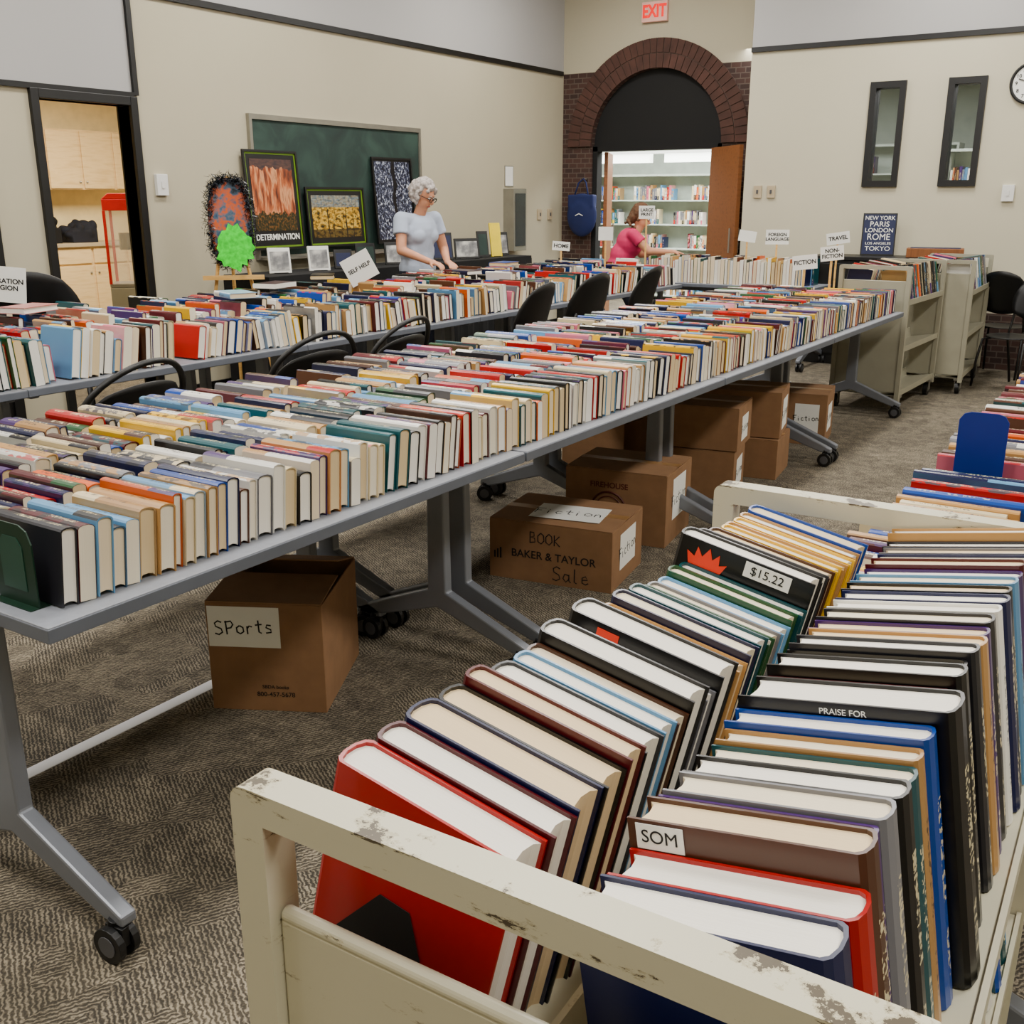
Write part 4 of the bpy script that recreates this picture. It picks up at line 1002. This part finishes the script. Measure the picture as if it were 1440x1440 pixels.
MB().box(-.22,.22,-.2,.2,.721,.749).build('tray',M_alu,r)
b=MB(); b.box(-.22,.22,-.2,.2,1.401,1.50); b.prism([(-.22,0),(.22,0),(.16,.05),(-.16,.05)],-.2,.2,0,Matrix.Translation((0,0,1.50))@Matrix.Rotation(rad(90),4,'X')); b.build('roof',M_red,r,bevel=.004)
MB().tube([(-.05,0,1.2),(-.05,0,1.05)],.08,16).build('kettle',M_alu,r)
for sx in (-1,1):
    for sy in (-1,1): MB().box(sx*.21-.012,sx*.21+.012,sy*.19-.012,sy*.19+.012,.75,1.4).build('post',M_red,r)
    MB().tube([(sx*.23,-.05,.12),(sx*.26,-.05,.12)],.12,20).build('wheel',M_blackp,r)
# ---------------------------------------------------------------- people
def solid(mb,name,m,parent,vox,it=4,M=None,**p):
    o=mb.build(name,m,None,smooth=True)
    rm=o.modifiers.new('r','REMESH'); rm.mode='VOXEL'; rm.voxel_size=vox; rm.use_smooth_shade=True
    if it: s=o.modifiers.new('s','SMOOTH'); s.iterations=it; s.factor=.5
    bpy.context.view_layer.update()
    me=bpy.data.meshes.new_from_object(o.evaluated_get(bpy.context.evaluated_depsgraph_get()))
    bpy.data.objects.remove(o)
    me.materials.clear(); me.materials.append(m)
    for q in me.polygons: q.use_smooth=True
    n=bpy.data.objects.new(name,me); COL.objects.link(n)
    if parent: n.parent=parent
    for k,v in p.items(): n[k]=v
    return n
def hand(b,wr,dirv,palm,side):
    d=Vector(dirv).normalized(); pn=Vector(palm).normalized(); s=d.cross(pn).normalized()*side
    w=Vector(wr)
    b.cap(w,w+d*.03,.024,.026)
    for k in (-1,0,1): b.cap(w+d*.02+s*k*.018,w+d*.078+s*k*.022,.016,.014)
    Ls=[.066,.076,.07,.056]
    for i,k in enumerate((-1.5,-.5,.5,1.5)):
        a=w+d*.082+s*k*.0195; L=Ls[i]
        p1=a+d*L*.42+pn*.006; p2=p1+(d*.8+pn*.6).normalized()*L*.32; p3=p2+(d*.5+pn*.85).normalized()*L*.26
        b.cap(a,p1,.0095,.009,8); b.cap(p1,p2,.009,.0082,8); b.cap(p2,p3,.0082,.0072,8)
    t0=w+d*.03-s*.026; t1=t0+(d*.6-s*.75+pn*.3).normalized()*.038; t2=t1+(d*.9-s*.25+pn*.4).normalized()*.03
    b.cap(t0,t1,.012,.0105,8); b.cap(t1,t2,.0105,.0085,8)
def person(M,J,label,shirt,hairm,curly,glasses,headM,sleeve=.5,k=1.0):
    V3=lambda q:Vector(J[q])
    b=MB()
    pel,wa,chs_,nb=V3('pelvis'),V3('waist'),V3('chest'),V3('neck')
    head=V3('head')
    b.ball(pel,(.155*k,.11,.12)); b.ball(wa,(.135*k,.10,.14)); b.ball(chs_,(.165*k,.11,.15))
    b.tube([pel,wa,chs_],[.11*k,.10*k,.11*k],14)
    b.cap(nb-Vector((0,.01,.05)),head-Vector((0,.0,.06)),.052,.048)
    for s in ('l','r'):
        sh,el,wr,hp,kn,an=V3('sh'+s),V3('el'+s),V3('wr'+s),V3('hp'+s),V3('kn'+s),V3('an'+s)
        b.cap(chs_+Vector((0,0,.06)),sh,.07,.052); b.cap(sh,el,.050,.041); b.cap(el,wr,.040,.026)
        b.cap(hp,kn,.085,.055); b.cap(kn,an,.052,.035); b.cap(an-Vector((0,0,.02)),an+Vector((0,.15,-.045)),.038,.03)
        hand(b,wr,J['hd'+s],J['pn'+s],1 if s=='r' else -1)
    H=Matrix.Translation(head)@headM
    def hb(c,r_): 
        b.ball(c,r_,18,12,0,H)
    hb((0,-.01,.02),(.075,.092,.10)); hb((0,.02,-.045),(.060,.067,.064)); hb((0,.062,-.09),(.026,.022,.02)); 
    b.tube([H@Vector((0,.075,.02)),H@Vector((0,.108,-.018)),H@Vector((0,.095,-.034))],[.009,.014,.011],10)
    hb((.078,-.01,-.005),(.011,.02,.032)); hb((-.078,-.01,-.005),(.011,.02,.032)); hb((0,.078,.032),(.048,.012,.010))
    hb((0,.078,-.055),(.025,.012,.014))
    body=solid(b,'person',M_skin,None,.0065,3); body.matrix_world=M; body['label']=label; body['category']='person'
    bpy.context.view_layer.update()
    def hchild(mb,name,m,**p): return mb.build(name,m,body,M=H,smooth=True,**p)
    for s in (-1,1):
        hchild(MB().ball((s*.030,.078,.008),(.014,.010,.009),12,8),'eye',M_eye); hchild(MB().ball((s*.030,.086,.006),(.006,.004,.006),10,6),'iris',M_iris)
        hchild(MB().tube([(s*.014,.09,.026),(s*.03,.089,.031),(s*.048,.078,.026)],.0028,6),'eyebrow',hairm)
    hchild(MB().tube([(-.022,.086,-.056),(0,.094,-.054),(.022,.086,-.056)],[.003,.005,.003],8),'mouth',M_lip)
    hb_=MB()
    if curly:
        for q in range(360):
            a=R.uniform(0,2*math.pi); ph=R.uniform(-.75,1.5)
            d=Vector((math.cos(ph)*math.cos(a),math.cos(ph)*math.sin(a),math.sin(ph)))
            if d.y>.30 and d.z<.58: continue
            hb_.ball((d.x*R.uniform(.084,.1),-.02+d.y*R.uniform(.094,.108),.012+d.z*R.uniform(.105,.122)),R.uniform(.010,.020),8,6)
        hb_.ball((0,-.03,.02),(.088,.086,.105),16,10)
        for q in range(30):
            a=R.uniform(-1,1); hb_.ball((a*.07,.06,.088+R.uniform(-.014,.02)-.03*abs(a)),.015,8,6)
    else:
        hb_.ball((0,-.03,.03),(.09,.095,.105),16,10); hb_.ball((0,-.07,-.04),(.075,.05,.08),14,9)
        for q in range(60):
            a=R.uniform(math.pi*.95,math.pi*2.05); hb_.ball((.08*math.cos(a),-.02+.09*math.sin(a),R.uniform(-.13,.08)),.016,8,6)
    h=solid(hb_,'hair',hairm,None,.006,1); h.parent=body; h.matrix_local=H
    if glasses:
        g=MB()
        for s in (-1,1):
            g.tube([(s*.031+.023*math.cos(q*math.pi/8),.102,.006+.018*math.sin(q*math.pi/8)) for q in range(17)],.003,6)
            g.tube([(s*.054,.1,.01),(s*.082,.03,.008),(s*.084,-.01,.0)],.003,6)
        g.tube([(-.011,.1,.01),(.011,.1,.01)],.003,6)
        hchild(g,'glasses',M_ink)
    c=MB(); c.ball(pel+Vector((0,0,.02)),(.178*k,.135,.12)); c.ball(wa,(.165*k,.13,.15)); c.ball(chs_,(.187*k,.14,.155)); c.tube([pel,wa,chs_],[.14*k,.132*k,.14*k],16)
    if k>=1:
        for s in (-1,1): c.ball(chs_+Vector((s*.07,.085,-.03)),(.07,.06,.065))
    for s in ('l','r'):
        sh,el=V3('sh'+s),V3('el'+s)
        c.cap(chs_+Vector((0,0,.06)),sh,.082*k,.066*k); e=sh.lerp(el,sleeve); c.tube([sh,sh.lerp(el,sleeve*.5),e],[.066*k,.067*k,.070*k],14)
    solid(c,'shirt',shirt,body,.010,4)
    c=MB(); c.ball(pel-Vector((0,0,.03)),(.168,.122,.11))
    for s in ('l','r'):
        hp,kn,an=V3('hp'+s),V3('kn'+s),V3('an'+s); c.cap(hp,kn,.098,.068); c.tube([kn,an+Vector((0,0,.01))],[.068,.06],12); c.ball(kn,.068)
    solid(c,'trousers',M_jean,body,.012,3)
    for s in ('l','r'):
        an=V3('an'+s); c=MB(); c.cap(an-Vector((0,.03,.035)),an+Vector((0,.15,-.042)),.046,.038); c.box(an.x-.04,an.x+.04,an.y-.07,an.y+.18,0.001,.03); solid(c,'shoe',M_shoe,body,.008,2)
    return body
J=dict(pelvis=(0,0,.93),waist=(0,.0,1.08),chest=(0,.015,1.24),neck=(0,.03,1.39),head=(0,.09,1.53),
 shl=(-.185,.02,1.34),shr=(.185,.02,1.34),ell=(-.25,.06,1.09),elr=(.245,.08,1.10),wrl=(-.10,.26,1.0),wrr=(.12,.29,1.01),
 hdl=(.35,.9,-.15),hdr=(-.1,.95,-.15),pnl=(.1,0,-1),pnr=(0,0,-1),hpl=(-.09,0,.88),hpr=(.09,0,.88),knl=(-.10,.02,.48),knr=(.10,.02,.48),anl=(-.11,0,.09),anr=(.11,0,.09))
person(T(-5.50,7.04,0,rad(-100)),J,'woman with curly grey hair, glasses and pale blue T-shirt sorting books',M_shirt,M_hairw,True,True,Matrix.Rotation(rad(18),4,'Z')@Matrix.Rotation(rad(-27),4,'X'))
J2=dict(pelvis=(0,-.08,.82),waist=(0,-.05,.94),chest=(0,.02,1.07),neck=(0,.08,1.20),head=(0,.13,1.33),
 shl=(-.165,.05,1.16),shr=(.165,.05,1.16),ell=(-.2,.15,.95),elr=(.22,.21,1.0),wrl=(-.12,.37,.96),wrr=(.16,.44,.99),
 hdl=(.2,.95,-.1),hdr=(-.1,.97,-.1),pnl=(0,0,-1),pnr=(0,0,-1),hpl=(-.09,-.08,.78),hpr=(.09,-.08,.78),knl=(-.10,.08,.44),knr=(.10,.08,.44),anl=(-.11,-.05,.09),anr=(.11,-.05,.09))
person(T(-4.92,9.78,0,rad(-62)),J2,'person in a pink T-shirt leaning over a table of books',M_pink,M_hairb,False,False,Matrix.Rotation(rad(-28),4,'X'),k=.9)
# ---------------------------------------------------------------- bulk books
names={'rest':('book_rows','densely packed rows of assorted books spine up on tables'),'library':('shelved_books','rows of assorted books on library shelves')}
for k,(V,F,kk,U,C1,C2) in BULK.items():
    me=mesh_books(names[k][0],V,F,kk,U,C1,C2,BM,{0:0,1:1,2:2})
    o=bpy.data.objects.new(names[k][0],me); COL.objects.link(o); o['kind']='stuff'; o['label']=names[k][1]; o['category']='books'
print('INDIVIDUAL BOOKS',NB[0])
# ---------------------------------------------------------------- camera
cd=bpy.data.cameras.new('camera'); cd.sensor_width=36; cd.lens=36*1450/1440; cd.clip_start=.02
cam=bpy.data.objects.new('camera',cd); COL.objects.link(cam); cam.location=(0,0,1.5); cam.rotation_euler=(rad(90-16.88),0,rad(32.9)); SC.camera=cam
